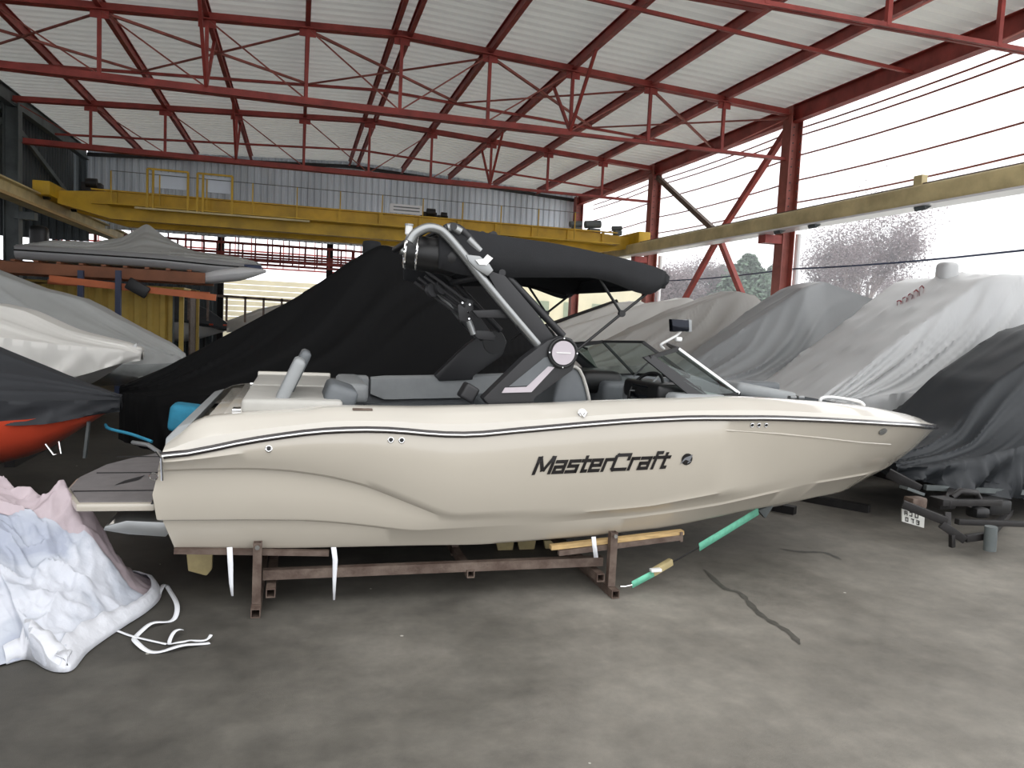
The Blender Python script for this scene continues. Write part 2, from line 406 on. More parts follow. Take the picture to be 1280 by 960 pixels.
# purlins along the hall
ordn = ['left eave', 'first from left eave', 'second from left eave', 'third from left eave', 'fourth from left eave', 'ridge',
        'fourth from right eave', 'third from right eave', 'second from right eave', 'next to right eave', 'right eave']
for k, x in enumerate(NX):
    z = zroof(x)
    if k in (0, 10):
        b = MB().ibeam((x, YR0, z - .02), (x, 25.3, z - .02), .16, .32)
        tag(b.build('eave_beam', 'red' if k else 'grey_steel'), 'deep red eave beam along the open right side' if k else 'grey eave beam along the dark left wall', 'beam')
    elif k == 5:
        t = thing('ridge_purlin', 'double red purlin running along the roof ridge', 'beam', (x, YR0, z), 'red roof purlins')
        for s in (-.13, .13): MB().ibeam((x + s, YR0, z + .05), (x + s, 25.2, z + .05), .07, .16, .01).build('rail', 'red', t)
    else:
        tag(MB().ibeam((x, YR0, z + .07), (x, 25.2, z + .07), .08, .18, .01).build('purlin', 'red'), 'red roof purlin, ' + ordn[k], 'beam', 'red roof purlins')
# horizontal bracing struts and rods in the roof plane
for Ym, lab in ((10.3, 'thin red strut in the roof bay nearest the camera'), (16.3, 'thin red strut midway between the two middle trusses'), (22.3, 'thin red strut before the gable wall')):
    t = thing('roof_bracing', lab, 'bracing', (XL, Ym, 6.0))
    b = MB()
    for xs in ((XL, XM), (XM, XR_)): b.bar((xs[0], Ym, zroof(xs[0]) - .1), (xs[1], Ym, zroof(xs[1]) - .1), .05, .05)
    b.build('strut', 'red', t)
    if Ym == 16.3:
        for k in range(0, 10, 2):
            a, c = NX[k], NX[k + 2]
            MB().bar((a, Ym - 3, zroof(a) - .07), (c, Ym, zroof(c) - .07), .045, .04).build('brace', 'red_pale', t)
            MB().bar((c, Ym - 3, zroof(c) - .09), (a, Ym, zroof(a) - .09), .03, .03).build('brace', 'red_pale', t)
# knee frames hanging from the purlins
for x, n in ((NX[3], 'left'), (NX[7], 'right')):
    for Y in (13.3, 19.3):
        t = thing('knee_brace', 'V shaped red brace at the %s quarter of the %s truss' % (n, 'near full' if Y == 13.3 else 'farther'), 'bracing', (x, Y, ZL))
        for s in (-1, 1): MB().bar((x, Y, ZL + .04), (x, Y + s * 1.1, zroof(x) + .0), .05, .05).build('brace', 'red', t)

# columns
CN = {7.3: None, 13.3: 'tall red column nearest on the open right side', 19.3: 'second red column on the right, behind the black bimini top', 25.2: 'farthest red column at the right end of the gable'}
for Y in TY[1:]:
    t = thing('steel_column', CN[Y], 'column', (XR_, Y, 0), 'red steel columns')
    MB().ibeam((XR_, Y, .02), (XR_, Y, 6.2), .28, .26, .016, V((1, 0, 0))).build('shaft', 'red_pale', t)  # paler red puts the sky light on the shafts into their colour
    MB().box((XR_, Y, .015), (.45, .45, .03)).build('base_plate', 'red', t)
    MB().box((XR_ - .3, Y, 3.66), (.42, .24, .16)).build('rail_bracket', 'red', t)
    b = MB()
    for k in range(12):
        for s in (-1, 1): b.disc((XR_ + s * .08, Y - .148, 4.3 + k * .15), (0, -1, 0), .014, .012, 6)
    o = b.build('bolts', 'dark_steel', t); o['kind'] = 'stuff'
    if Y < 25:
        tag(MB().tube([(XR_ + .28, Y - .05, .0), (XR_ + .28, Y - .05, 3.8)], .06, 10).build('downpipe', 'hull_white'), 'pale downpipe beside the %s red column' % ('nearest' if Y < 14 else 'second'), 'pipe', 'pale downpipes')
for Y, lb in ((13.3, 'grey steel column at the left edge, partly out of view'), (19.3, 'grey steel column at far left carrying the crane rail')):
    t = thing('steel_column', lb, 'column', (XL, Y, 0), 'grey steel columns')
    MB().ibeam((XL, Y, .02), (XL, Y, 6.0), .26, .3, .016, V((1, 0, 0))).build('shaft', 'grey_steel', t)
    MB().box((XL, Y, .015), (.45, .45, .03)).build('base_plate', 'grey_steel', t)
    MB().box((XL + .25, Y, 3.62), (.4, .24, .16)).build('rail_bracket', 'grey_steel', t)
t = thing('side_bracing', 'grey angled braces below the left eave beam', 'bracing', (XL - .2, 19.3, 4.5))
for a, c in (((19.2, 5.9), (24.9, 4.6)), ((19.2, 5.9), (14.0, 4.6)), ((19.2, 5.6), (16.5, 4.5))):
    MB().bar((XL - .2, a[0], a[1]), (XL - .2, c[0], c[1]), .08, .12).build('brace', 'grey_steel', t)
# crossed bracing on the open side
t = thing('side_bracing', 'large crossed red braces between the two nearer right columns', 'bracing', (XR_, 16, 0))
for ya, za, yb, zb in ((13.46, 5.85, 15.75, 4.05), (19.14, 5.85, 15.85, 4.05), (15.78, 3.95, 13.46, 1.2), (15.82, 3.95, 19.14, .7)):
    MB().bar((XR_, ya, za), (XR_, yb, zb), .1, .12).build('brace', 'red' if za < 5 or ya < 14 else 'rust', t)
MB().box((XR_ - .02, 15.8, 4.0), (.1, .4, .3)).build('gusset_plate', 'cream_steel', t)
# tension wires strung between the columns
WZ = [5.84, 5.70, 5.32, 4.84, 4.41, 3.12]
WN = ['topmost', 'second from top', 'third from top', 'fourth from top', 'fifth, just above the crane rail', 'lowest bluish']
for z, n in zip(WZ, WN):
    b = MB(); pts = []
    for a, c in ((2, 7.3), (7.3, 13.3), (13.3, 19.3), (19.3, 25.2)):
        for k in range(6):
            u = k / 6; pts.append((XR_ + .17, a + (c - a) * u, z - .10 * 4 * u * (1 - u) * .5))
    b.tube(pts, .016, 6)
    tag(b.build('side_rail_wire', 'rack_blue' if z < 4 else 'red_pale'), 'thin rail along the open right side, ' + n, 'wire', 'thin rails on the open side')

# crane rails
t = thing('crane_rail_beam', 'long cream box beam along the open right side', 'beam', (8.75, 3, 3.8), 'cream crane rail beams')
MB().bar((8.75, 3, 3.93), (8.75, 27, 3.93), .3, .32).build('web_box', 'cream_steel', t, bevel=.11, seg=5)
MB().bar((8.75, 3, 4.1), (8.75, 19.2, 4.1), .06, .04).build('rail', 'rust', t)
MB().bar((8.62, 3, 3.75), (8.62, 27, 3.75), .34, .03).build('flange', 'hull_white', t)
for yy in (9.2, 11.6, 12.6): MB().bar((8.5, yy, 3.7), (8.6, yy, 3.76), .2, .06).build('clip', 'grey_steel', t)
MB().box((8.75, 9.5, 4.16), (.1, .16, .16)).build('end_stop', 'cream_steel', t)
t = thing('crane_rail_beam', 'cream steel beam slanting in from the left edge below the crane', 'beam', (XL + .45, 12, 3.8), 'cream crane rail beams')
MB().ibeam((XL + .45, 12, 3.95), (XL + .45, 28, 3.95), .3, .34, .03).build('web_box', 'cream_steel', t)
MB().bar((XL + .45, 12, 4.15), (XL + .45, 28, 4.15), .06, .05).build('rail', 'rust', t)
MB().bar((XL + .62, 12, 3.8), (XL + .62, 28, 3.8), .06, .06).build('cable_tray', 'wood', t)

# overhead travelling crane
CY = 20.6
t = thing('overhead_crane', 'yellow overhead travelling crane spanning the hall below the gable wall', 'crane', (-5.5, CY, 3.7))
def girder(Y, nm):
    b = MB(); rows = []
    for x, zt, zb in ((-5.3, 4.28, 4.0), (-4.2, 4.36, 3.74), (7.4, 4.36, 3.74), (8.8, 4.28, 4.0)):
        rows.append([(x, Y - .17, zb), (x, Y - .17, zt), (x, Y + .17, zt), (x, Y + .17, zb)])
    b.grid(rows, True); b.add(rows[0], [(0, 1, 2, 3)]); b.add(rows[-1], [(0, 1, 2, 3)]); return b.build(nm, 'yellow', t)
girder(CY - .7, 'girder'); girder(CY + .9, 'girder')
for z in (4.37, 4.06): MB().bar((-4.6, CY - .92, z), (8.3, CY - .92, z - .0), .1, .03).build('flange', 'yellow', t)
MB().bar((-4.2, CY - 1.15, 4.03), (8.2, CY - 1.15, 4.03), .5, .03).build('walkway', 'yellow', t)
for x in (-5.45, 8.85):
    MB().box((x, CY, 4.24), (.34, 3.0, .3)).build('end_carriage', 'yellow', t, bevel=.02)
    for yy in (-1.1, 1.1): MB().disc((x - .06, CY + yy, 4.16 - .01), (1, 0, 0), .12, .12, 16).build('wheel', 'dark_steel', t)
for k in range(13):
    x = -4.1 + k * 1.0
    MB().bar((x, CY - .9, 4.05), (x, CY - .9, 4.36), .03, .06).build('stiffener', 'yellow', t)
    if k < 13 and x < 7: MB().bar((x, CY - 1.38, 4.03), (x, CY - 1.38, 4.75), .025, .025).build('railing_post', 'yellow', t)
MB().bar((-4.1, CY - 1.38, 4.75), (7.0, CY - 1.38, 4.75), .015, .015).build('handrail', 'grey_steel', t)
for x0, x1 in ((-3.35, -2.5), (-2.3, -1.55)):         # framed cage panels at the left end
    b = MB(); 
    for x in (x0, x1, x0 + .12): b.bar((x, CY - 1.42, 3.98), (x, CY - 1.42, 4.86), .045, .045)
    b.bar((x0, CY - 1.42, 4.86), (x1, CY - 1.42, 4.86), .04, .04); b.build('cage_frame', 'yellow', t)
    MB().box(((x0 + x1) / 2, CY - 1.36, 4.64), (x1 - x0, .02, .36)).build('cage_panel', 'cladding', t)
MB().bar((-3.6, CY - 1.45, 3.97), (.2, CY - 1.45, 3.97), .06, .04).build('cage_rail', 'cream_steel', t)
for x, s in ((-4.7, .3), (3.2, .28), (3.55, .2)):
    b = MB(); b.box((x, CY - .4, 4.36 + s * .35), (s * 1.4, .3, s * .7)); b.disc((x - s * .3, CY - .6, 4.4 + s * .5), (1, 0, 0), s * .35, s * .8, 14)
    b.build('motor', 'dark_steel', t, bevel=.01)
for x, s in ((7.2, .2), (7.7, .26), (8.4, .16)):
    b = MB(); b.disc((x - s, CY - .7, 4.45 + s * .4), (1, 0, .1), s * .4, s * 1.7, 14); b.box((x, CY - .7, 4.4), (s * 1.2, .2, .12))
    b.build('motor', 'grey_steel', t)
b = MB(); b.box((2.55, CY - .95, 4.52), (.85, .03, .22)); b.build('sign_board', 'hull_white', t)
for z in (4.56, 4.48): MB().box((2.55, CY - .97, z), (.66, .01, .025)).build('printed_line', 'grey_steel', t)

# far open structures seen below the crane
for j, (Y, z0, z1, x0, x1) in enumerate(((38, 4.1, 5.6, -11, 5.5), (46, 4.2, 6.0, -13, 6), (31, 3.55, 4.3, -8, 2))):
    t = thing('far_truss', ['lattice of dark red steel far off below the crane', 'faint farthest red lattice in the daylight', 'dark red lattice just beyond the gable wall'][j], 'truss', ((x0 + x1) / 2, Y, z0), 'far red lattice')
    for z in (z0, z0 + .18, (z0 + z1) / 2, z1):
        MB().bar((x0, Y, z), (x1, Y, z), .07, .09).build('chord', 'red', t)
    for x in (x0, x1): MB().bar((x, Y, 0), (x, Y, z1), .12, .12).build('support', 'red', t)
    n = 22
    for k in range(n + 1):
        x = x0 + (x1 - x0) * k / n; MB().bar((x, Y, z0), (x, Y, z1), .06, .06).build('post', 'red', t)
# dark far hall roof, and its posts
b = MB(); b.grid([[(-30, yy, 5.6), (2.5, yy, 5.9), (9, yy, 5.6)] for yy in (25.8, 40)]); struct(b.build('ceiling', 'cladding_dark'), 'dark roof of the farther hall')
for x, l in ((-10.5, 'left'), (-3.6, 'middle'), (1.4, 'right')):
    tag(MB().ibeam((x, 39, 0), (x, 39, 5.6), .3, .3, .02, V((1, 0, 0))).build('far_column', 'dark_steel'), 'dark far column beyond the crane, %s one' % l, 'column', 'far dark columns')
# pale cladded yard wall far off
b = MB(); 
for k in range(11): b.box((-1.5, 52, .18 + k * .34), (26, .1 , .31))
tag(b.build('yard_wall', 'facade'), 'pale cream slatted wall far off behind the boats', 'wall')['kind'] = 'structure'
b = MB(); rows = []; x = -18
while x < -2.7:
    for dx, dy in ((0, 0), (.1, 0), (.14, .04), (.24, .04)): rows.append([(x + dx, 27.5 + dy, 0), (x + dx, 27.5 + dy, 3.0)])
    x += .28
b.grid(rows); struct(b.build('wall_back', 'cladding_dark'), 'dark backdrop added behind the storage rack at left')  # added dark sheet, shuts out the bright gap behind the rack
fn = thing('yard_building', 'pale yellowish building far off between the right columns', 'building', (17, 48, 0))
MB().box((17.5, 48, 2.3), (9, 4, 4.6)).build('wall', 'facade', fn)
for k in range(4): MB().box((14.6 + k * 1.9, 45.95, 2.6), (.9, .12, 1.3)).build('window', 'glass', fn)
MB().box((17.5, 48, 4.7), (9.4, 4.4, .2)).build('roof', 'hull_white', fn)
# ================================================================== main motorboat
YC = 5.85
boat = thing('motorboat', 'cream open motorboat with black arched tower and bimini, resting on a steel cradle', 'boat', (2.2, YC, .18))
XS, XB = -.72, 5.70
def hb(x):                      # half beam at the rub rail
    s = (x - XS) / (XB - XS)
    if s < .5: return 1.25 - .05 * (1 - s / .5) ** 2
    return 1.25 * max(0, 1 - ((s - .5) / .5) ** 2.5) ** .72 if s < 1 else 0.0
def curve3(pix, frac):          # pixels of a line on the near side -> (x, z) samples
    out = []
    for px, py in pix:
        Y = YC - 1.2
        for _ in range(25):
            p = at(px, py, Y); x = min(p.x, XB)
            Yn = YC - hb(max(x, XS)) * frac((x - XS) / (XB - XS)); Y = Y * .5 + Yn * .5
        p = at(px, py, Y); out.append((p.x, p.z))
    out.sort(); return out
fr = {
 'rail': lambda s: 1.0,
 'l1': lambda s: ipl([(0, .985), (.45, .97), (.6, .95), (.8, .86), (.92, .7), (1, .4)], s),
 'l2': lambda s: ipl([(0, .95), (.35, .93), (.5, .90), (.7, .80), (.85, .6), (1, .2)], s),
 'ch': lambda s: ipl([(0, .90), (.35, .88), (.5, .83), (.65, .68), (.8, .42), (.9, .2), (1, 0)], s),
 'top': lambda s: ipl([(0, .9), (.9, .88), (1, .5)], s),
}
railp = [(205, 570.5), (250, 564.5), (285, 556), (320, 549.5), (380, 541), (397, 539), (435, 537), (485, 537), (522, 540.5), (547, 543), (585, 544), (610, 542), (647, 538), (680, 535.5), (715, 532), (790, 526), (865, 522.5), (966, 522.5), (1031, 525), (1086, 528), (1119, 530), (1140, 531)]
topp = [(212, 556), (225, 542), (244, 526), (272, 521), (335, 517), (380, 514), (410, 509.5), (525, 511), (610, 509), (680, 507), (740, 504), (865, 499.5), (920, 497.5), (965, 499.4), (1031, 504), (1097, 511), (1136, 519)]
l1p = [(200, 588), (235, 586), (310, 584.5), (360, 587), (410, 594), (460, 606), (510, 626), (560, 646), (680, 640), (740, 636), (815, 629), (900, 613), (966, 601), (1031, 588), (1064, 576)]
l2p = [(210, 650), (310, 649.5), (380, 650), (435, 654), (485, 660), (517, 664), (680, 655), (790, 645), (900, 629), (966, 614), (1020, 602)]
chp = [(217, 685), (380, 684), (520, 681), (600, 680), (680, 674), (740, 669), (852, 655), (948, 634)]
cv = {k: curve3(p, fr[k]) for k, p in (('rail', railp), ('l1', l1p), ('l2', l2p), ('ch', chp), ('top', topp))}
cv['rail'].append((XB, at(1157, 531, YC).z)); cv['top'].append((XB - .02, at(1157, 530, YC).z + .01))
keelp = [(948, 637), (990, 625), (1031, 612), (1064, 599), (1097, 582), (1119, 567), (1141, 547.5), (1156, 535.5)]
kz = sorted((at(a, b_, YC).x, at(a, b_, YC).z) for a, b_ in keelp)
kz = [(XS, .20), (1.6, .17), (3.0, .17)] + kz
kz = [p for i, p in enumerate(kz) if i == 0 or p[0] > kz[i - 1][0]]
def zc(k, x): return ipl(cv[k], x)
NXS = 110
xs_ = [XS + (XB - XS) * (i / NXS) ** .96 for i in range(NXS + 1)]
def soft(f, x, w=.10):
    return sum(f(min(XB, max(XS, x + d * w))) for d in (-1, -.5, 0, .5, 1)) / 5
def section(x, side):
    s = (x - XS) / (XB - XS); B = hb(x)
    zr = soft(lambda q: zc('rail', q), x); zk = min(soft(lambda q: ipl(kz, q), x, .05), zr - .002)
    zl1, zl2, zch = [soft(lambda q, k=k: zc(k, q), x, .06) for k in ('l1', 'l2', 'ch')]
    H = zr - zk
    zl1 = min(max(zl1, zk + H * .30), zr - .03 * H); zl2 = min(max(zl2, zk + H * .15), zl1 - .02 * H); zch = min(max(zch, zk + H * .05), zl2 - .02 * H)
    d = min(1, (zl1 - zl2) / .12); step = .05 * max(0, min(1, (.42 - s) / .3)) + .004
    bulge = .03
    pts = [(B, zr), (B * 1.0 + bulge * .3, zr - .03 * H), (B * (1 + fr['l1'](s)) / 2 + bulge, (zr * .6 + zl1 * .4)), (B * fr['l1'](s) + .01, zl1 + .04 * H * min(1, d)),
           (B * fr['l1'](s) - .004, zl1), (B * fr['l1'](s) - step * .9, zl1 - .02), (B * (fr['l1'](s) + fr['l2'](s)) / 2 - step * .4, (zl1 + zl2) / 2),
           (B * fr['l2'](s), zl2 + .008), (B * fr['l2'](s) - .004, zl2), (B * fr['l2'](s) - step * .7, zl2 - .014), (B * fr['ch'](s), zch + .01), (B * fr['ch'](s) - .015, zch - .008), (B * fr['ch'](s) * .5, zch * .45 + zk * .55), (0, zk)]
    out = []; zp = 1e9
    for y_, z_ in pts:
        z_ = min(z_, zp - 1e-4); z_ = max(z_, zk); zp = z_
        if s > .55 and H > .01: y_ = min(y_, B * max(0, (z_ - zk) / H) ** (.05 + .62 * ((s - .55) / .45) ** .8))
        ex = ipl([(.39, .05), (.53, .045), (.57, -.03), (.62, -.06), (.75, -.06), (.86, -.03), (.97, .0)], z_) * max(0, 1 - (x - XS) / .45)
        out.append(V((x + ex, YC + side * max(0, y_), z_)))
    return out
b = MB()
for sd in (-1, 1): b.grid([section(x, sd) for x in xs_])
st = section(XS, -1); st2 = section(XS, 1)
b.add(st + st2[::-1], [tuple(range(len(st) * 2))])           # transom
hull = b.build('hull', 'gel', boat, smooth=True, auto=40)
HB = BVHTree.FromPolygons([v.co + boat.location for v in hull.data.vertices], [tuple(p.vertices) for p in hull.data.polygons])
def onhull(px, py):           # where the line of sight through a pixel meets the near hull side
    h = HB.ray_cast(CAM, ray(px, py).normalized()); return h[0], h[1]
def side_y(x, z):
    h = HB.ray_cast(V((x, 0, z)), V((0, 1, 0))); return h[0].y if h[0] else YC - 1.2

# rub rail: dark, bright, dark
for nm, m, dz, r in (('rub_rail', 'black_gel', .0, .021), ('rub_rail_trim', 'chrome', .0, .009)):
    for sd in (-1, 1):
        pts = []
        for x in xs_[::2] + [XB]:
            pts.append((x, YC + sd * (hb(x) + (.004 if nm == 'rub_rail' else .019)), soft(lambda q: zc('rail', q), x) + dz))
        MB().tube(pts, r, 8).build(nm, m, boat, smooth=True)
# deck side and gunwale
XW = 4.75                       # front end of the open bow well
def inner(x):                   # half width of the cockpit opening
    s = (x - XS) / (XB - XS)
    w0 = hb(x) * fr['top'](s) - .11
    if x > 3.6: w0 *= max(0, 1 - ((x - 3.6) / (XW - 3.6)) ** 2.6) ** .6
    return max(w0, 0)
def ztop(x): return soft(lambda q: zc('top', q), x, .04)
b = MB()
for sd in (-1, 1):
    rows = []
    for x in xs_:
        s = (x - XS) / (XB - XS); B = hb(x); zr = soft(lambda q: zc('rail', q), x) + .012; zt = max(ztop(x), zr + .001); yt = B * fr['top'](s); yi = inner(x)
        r_ = [(B - .002, zr), (B - .012, zr + (zt - zr) * .38), (B * .35 + yt * .65, zr + (zt - zr) * .8), (yt, zt), (yt - .03, zt + .006), (max(yi, 0), zt + (.006 if x < XW else .03 * (1 - s) * 4 * 0 + .012))]
        rows.append([V((x, YC + sd * max(0, y_), z_)) for y_, z_ in r_])
    b.grid(rows)
deck = b.build('deck', 'gel_white', boat, smooth=True, auto=35)
# liner: inner walls and cockpit floor
b = MB(); rows = []
for x in [XS + .9 + (XW - XS - .9) * i / 50 for i in range(51)]:
    yi = inner(x); zt = ztop(x) + .004; zf = .62 if x < 3.3 else .78
    rows.append([V((x, YC - yi, zt)), V((x, YC - yi * .97, zt - .2)), V((x, YC - yi * .93, zf)), V((x, YC + yi * .93, zf)), V((x, YC + yi * .97, zt - .2)), V((x, YC + yi, zt))])
b.grid(rows); b.build('cockpit_liner', 'vinyl_dark', boat, smooth=True)
# padded coaming bolster on the far inner side and near inner side
for x0, x1, m in ((.34, .60, 'vinyl'), (.62, 2.3, 'vinyl'), (3.5, 4.3, 'vinyl_dark')):
    for sd in (1, -1):
        rows = []
        for k in range(15):
            x = x0 + (x1 - x0) * k / 14; yi = inner(x) ; zt = ztop(x) - (.06 if sd < 0 else 0); e = .7 if k in (0, 14) else 1
            rows.append([V((x, YC + sd * (yi - q), zt + h_ * e)) for q, h_ in ((.0, -.16), (.0, .03), (.03, .045), (.07, .045), (.1, .02), (.1, -.16))])
        rb = MB().grid(rows); rb.add(rows[0], [tuple(range(6))]); rb.add(rows[-1], [tuple(range(6))])
        rb.build('coaming_pad', m, boat, smooth=True)

# stern: sun pad deck with panels, flip-up backrest, corner seat, teal cloth roll
zt0 = ztop(.2)
def P(px, py, Y): return at(px, py, Y)
b = MB()
x0, x1 = -.34, .30
rows = []
for x in (x0 - .06, x0, x0 + .03, (x0 + x1) / 2, x1):
    zz = ztop(x) + (-.06 if x < x0 else -.03)
    rows.append([V((x, YC - 1.03, ztop(x) - .02)), V((x, YC - 1.0, zz)), V((x, YC, zz + .03)), V((x, YC + 1.0, zz)), V((x, YC + 1.03, ztop(x) - .02))])
b.grid(rows); b.build('sun_pad_base', 'gel', boat, smooth=True)
def rb(name, c, size, m, bev=.03, rot=None, par=None, label=None):
    o = MB().box(c, size, rot).build(name, m, par or boat, bevel=bev, seg=3)
    if label: o['label'] = label
    return o
for yy in (-.5, .5):
    rb('sun_pad_cushion', (-.02, YC + yy * 1.02, ztop(.1) + .0), (.60, .96, .09), 'vinyl_light', .03)
rb('sun_pad_panel', (-.02, YC + .99, ztop(.1) + .02), (.6, .06, .10), 'gel_white', .015)
b = MB()
for x, w_ in ((-.22, .05), (.2, .04)): b.box((x, YC - .972, ztop(.1) + .01), (w_, .01, .03))
b.build('pad_badge', 'decal', boat)
# flip-up backrest: two leaning cushions at the near stern corner
Rb = Matrix.Rotation(math.radians(24), 3, 'Y')
pb = P(352, 510, 4.98); pt = P(372, 446, 5.2)
rb('flip_backrest', (pb + pt) / 2 + V((0, .02, 0)), (.075, .34, .33), 'vinyl', .034, Rb)
rb('flip_backrest', (pb + pt) / 2 + V((.04, .42, .03)), (.07, .36, .34), 'vinyl_dark', .034, Rb)
rb('backrest_hinge', pb + V((.03, -.02, .03)), (.09, .07, .06), 'gel_white', .01)
# stern corner seat backs
c1 = P(425, 492, 5.1)
rb('corner_cushion', c1 + V((0, .1, -.02)), (.2, .5, .16), 'vinyl_dark', .05, Matrix.Rotation(.3, 3, 'Y'))
rb('corner_cushion', V((.42, YC + .45, ztop(.5) - .02)), (.2, 1.0, .15), 'vinyl', .05)
# stern steps and transom top trims
b = MB()
for k, (dx, dz) in enumerate(((0, .0), (.07, .035), (.14, .07))):
    b.box((XS + .28 + dx * 1.4, YC, ztop(XS + .3) - .05 + dz), (.16, 1.95, .05))
b.build('transom_step', 'gel_white', boat, bevel=.012)
for sd in (-1, 1): MB().box((XS + .42, YC + sd * .9, ztop(-.3) + .01), (.15, .1, .02)).build('chrome_step_trim', 'chrome', boat, bevel=.005)
# vinyl covered transom corner
b = MB(); q = [P(205, 566, 4.72), P(207, 548, 4.8), P(222, 533, 4.85), P(240, 528, 4.85), P(228, 548, 4.8), P(216, 562, 4.75)]
b.prism(q, (0, 2.1, 0)); b.build('transom_pad', 'vinyl', boat, bevel=.01)
# swim platform
zp = .615
pl = [atz(193, 639, zp), atz(95, 640, zp), atz(82, 622, zp), atz(95, 607, zp), atz(130, 590, zp), atz(160, 582, zp)]
pl = [V((p.x, p.y, zp)) for p in pl] + [V((-.95, 6.5, zp)), V((-.8, 6.75, zp)), V((XS - .02, 6.75, zp))]
pf = thing('x', None, None) if False else None
b = MB(); b.prism(pl, (0, 0, .045)); plat = b.build('swim_platform', 'gel', boat, bevel=.012)
cen = sum(pl, V()) / len(pl)
ins = [V((cen.x + (p.x - cen.x) * .93, cen.y + (p.y - cen.y) * .965, zp + .046)) for p in pl]
MB().prism(ins, (0, 0, .008)).build('deck_foam', 'foam', plat)
b = MB()
for yy in (5.05, 5.6, 6.2): b.box((-1.03, yy, zp + .056), (.48, .012, .006))
b.box((XS - .06, 5.7, zp + .056), (.012, 2.0, .006)); b.build('foam_seam', 'foam_line', plat)
b = MB(); cx, cy = -1.02, 5.35
b.add([(cx - .06, cy - .14, zp + .057), (cx + .02, cy - .03, zp + .057), (cx - .03, cy + .0, zp + .057), (cx + .06, cy + .16, zp + .057), (cx + .0, cy + .05, zp + .057), (cx + .05, cy + .02, zp + .057)], [(0, 1, 2), (2, 1, 5, 4), (4, 5, 3)])
b.build('foam_emblem', 'foam_line', plat)
# surf tab at the transom corner
tb = thing('x', None, None) if False else None
q = [P(131, 658, 4.8), P(158, 651, 4.8), P(206, 653, 4.8), P(213, 664, 4.8), P(207, 671, 4.8), P(160, 668, 4.8), P(129, 663, 4.8)]
b = MB(); b.prism(q, (0, .42, 0)); tab = b.build('trim_tab', 'alu', boat, bevel=.004)
MB().prism([P(130, 662, 4.82), P(142, 650, 4.82), P(143, 659, 4.82)], (0, .03, 0)).build('tab_fin', 'gel_white', tab)
MB().tube([P(200, 652, 4.9), P(218, 664, 4.9)], .012, 8).build('tab_hinge', 'chrome', tab)
MB().tube([P(196, 565, 4.66), P(202, 572, 4.62), P(203, 600, 4.68)], .009, 8).build('stern_rail', 'chrome', boat, smooth=True)
MB().ring(P(192, 596, 4.7), (0, 1, .1), .022, .004, 20, 6).build('ski_ring', 'chrome', boat, smooth=True)
MB().tube([P(166, 553, 4.9), P(185, 556, 4.75), P(200, 566, 4.66)], .012, 8).build('grab_handle', 'alu', boat, smooth=True)

# fittings on the near side
def fitting(px, py, r, name, m='chrome', inner_='blackp', d=.012):
    p, n = onhull(px, py)
    if p is None: p, n = P(px, py, 4.62), V((0, -1, 0))
    if n.y > 0: n = -n
    o = MB().ring(p, n, r, r * .35, 20, 8).build(name, m, boat, smooth=True)
    if inner_: MB().disc(p - n * .002, n, r * .8, .006, 16).build('opening', inner_, o)
    return o
fitting(336, 561, .016, 'drain_port'); fitting(488.5, 550, .015, 'drain_port'); fitting(502, 550.5, .015, 'drain_port')
for px in (940, 948.5, 957.5): fitting(px, 531.5, .013, 'vent_port')
def oval(px, py, a, c, name, m):
    p, n = onhull(px, py)
    if n.y > 0: n = -n
    t_ = n.cross(V((0, 0, 1))).normalized(); u_ = t_.cross(n)
    MB().prism([p + n * .002 + t_ * a * math.cos(k * PI / 10) + u_ * c * math.sin(k * PI / 10) for k in range(20)], n * .01).build(name, m, boat, bevel=.003)
oval(1103, 539, .045, .028, 'navigation_light', 'alu')
for px, py, Y in ((727, 517, 4.64), (936, 509, 4.72)):
    p = P(px, py, Y); o = MB().disc(p, (0, -1, .3), .030, .014, 20).build('cleat_base', 'chrome', boat, smooth=True)
    MB().tube([p + V((-.022, -.03, .012)), p + V((0, -.04, -.018)), p + V((.024, -.03, .012))], .008, 8).build('cleat_horn', 'chrome', o, smooth=True)
for px, py, Y in ((453, 511.5, 4.74), (876, 501, 4.78)):
    p = P(px, py, Y); rb('flush_fitting', p, (.12, .05, .012), 'rust', .004)
# upper knuckle line at the bow as a raised strake
kn = [(820, 534), (880, 536.5), (940, 540), (976, 542.5), (1031, 548), (1079, 553.5), (1120, 556)]
pts = []
for a, c in zip(kn, kn[1:]):
    for k in range(6):
        px, py = a[0] + (c[0] - a[0]) * k / 6, a[1] + (c[1] - a[1]) * k / 6; h = onhull(px, py)
        if h[0] is not None: pts.append(h[0] + V((0, .006, 0)))
MB().tube(pts, [.003 + .008 * min(1, i / 18) for i in range(len(pts))], 6).build('bow_strake', 'gel', boat, smooth=True)

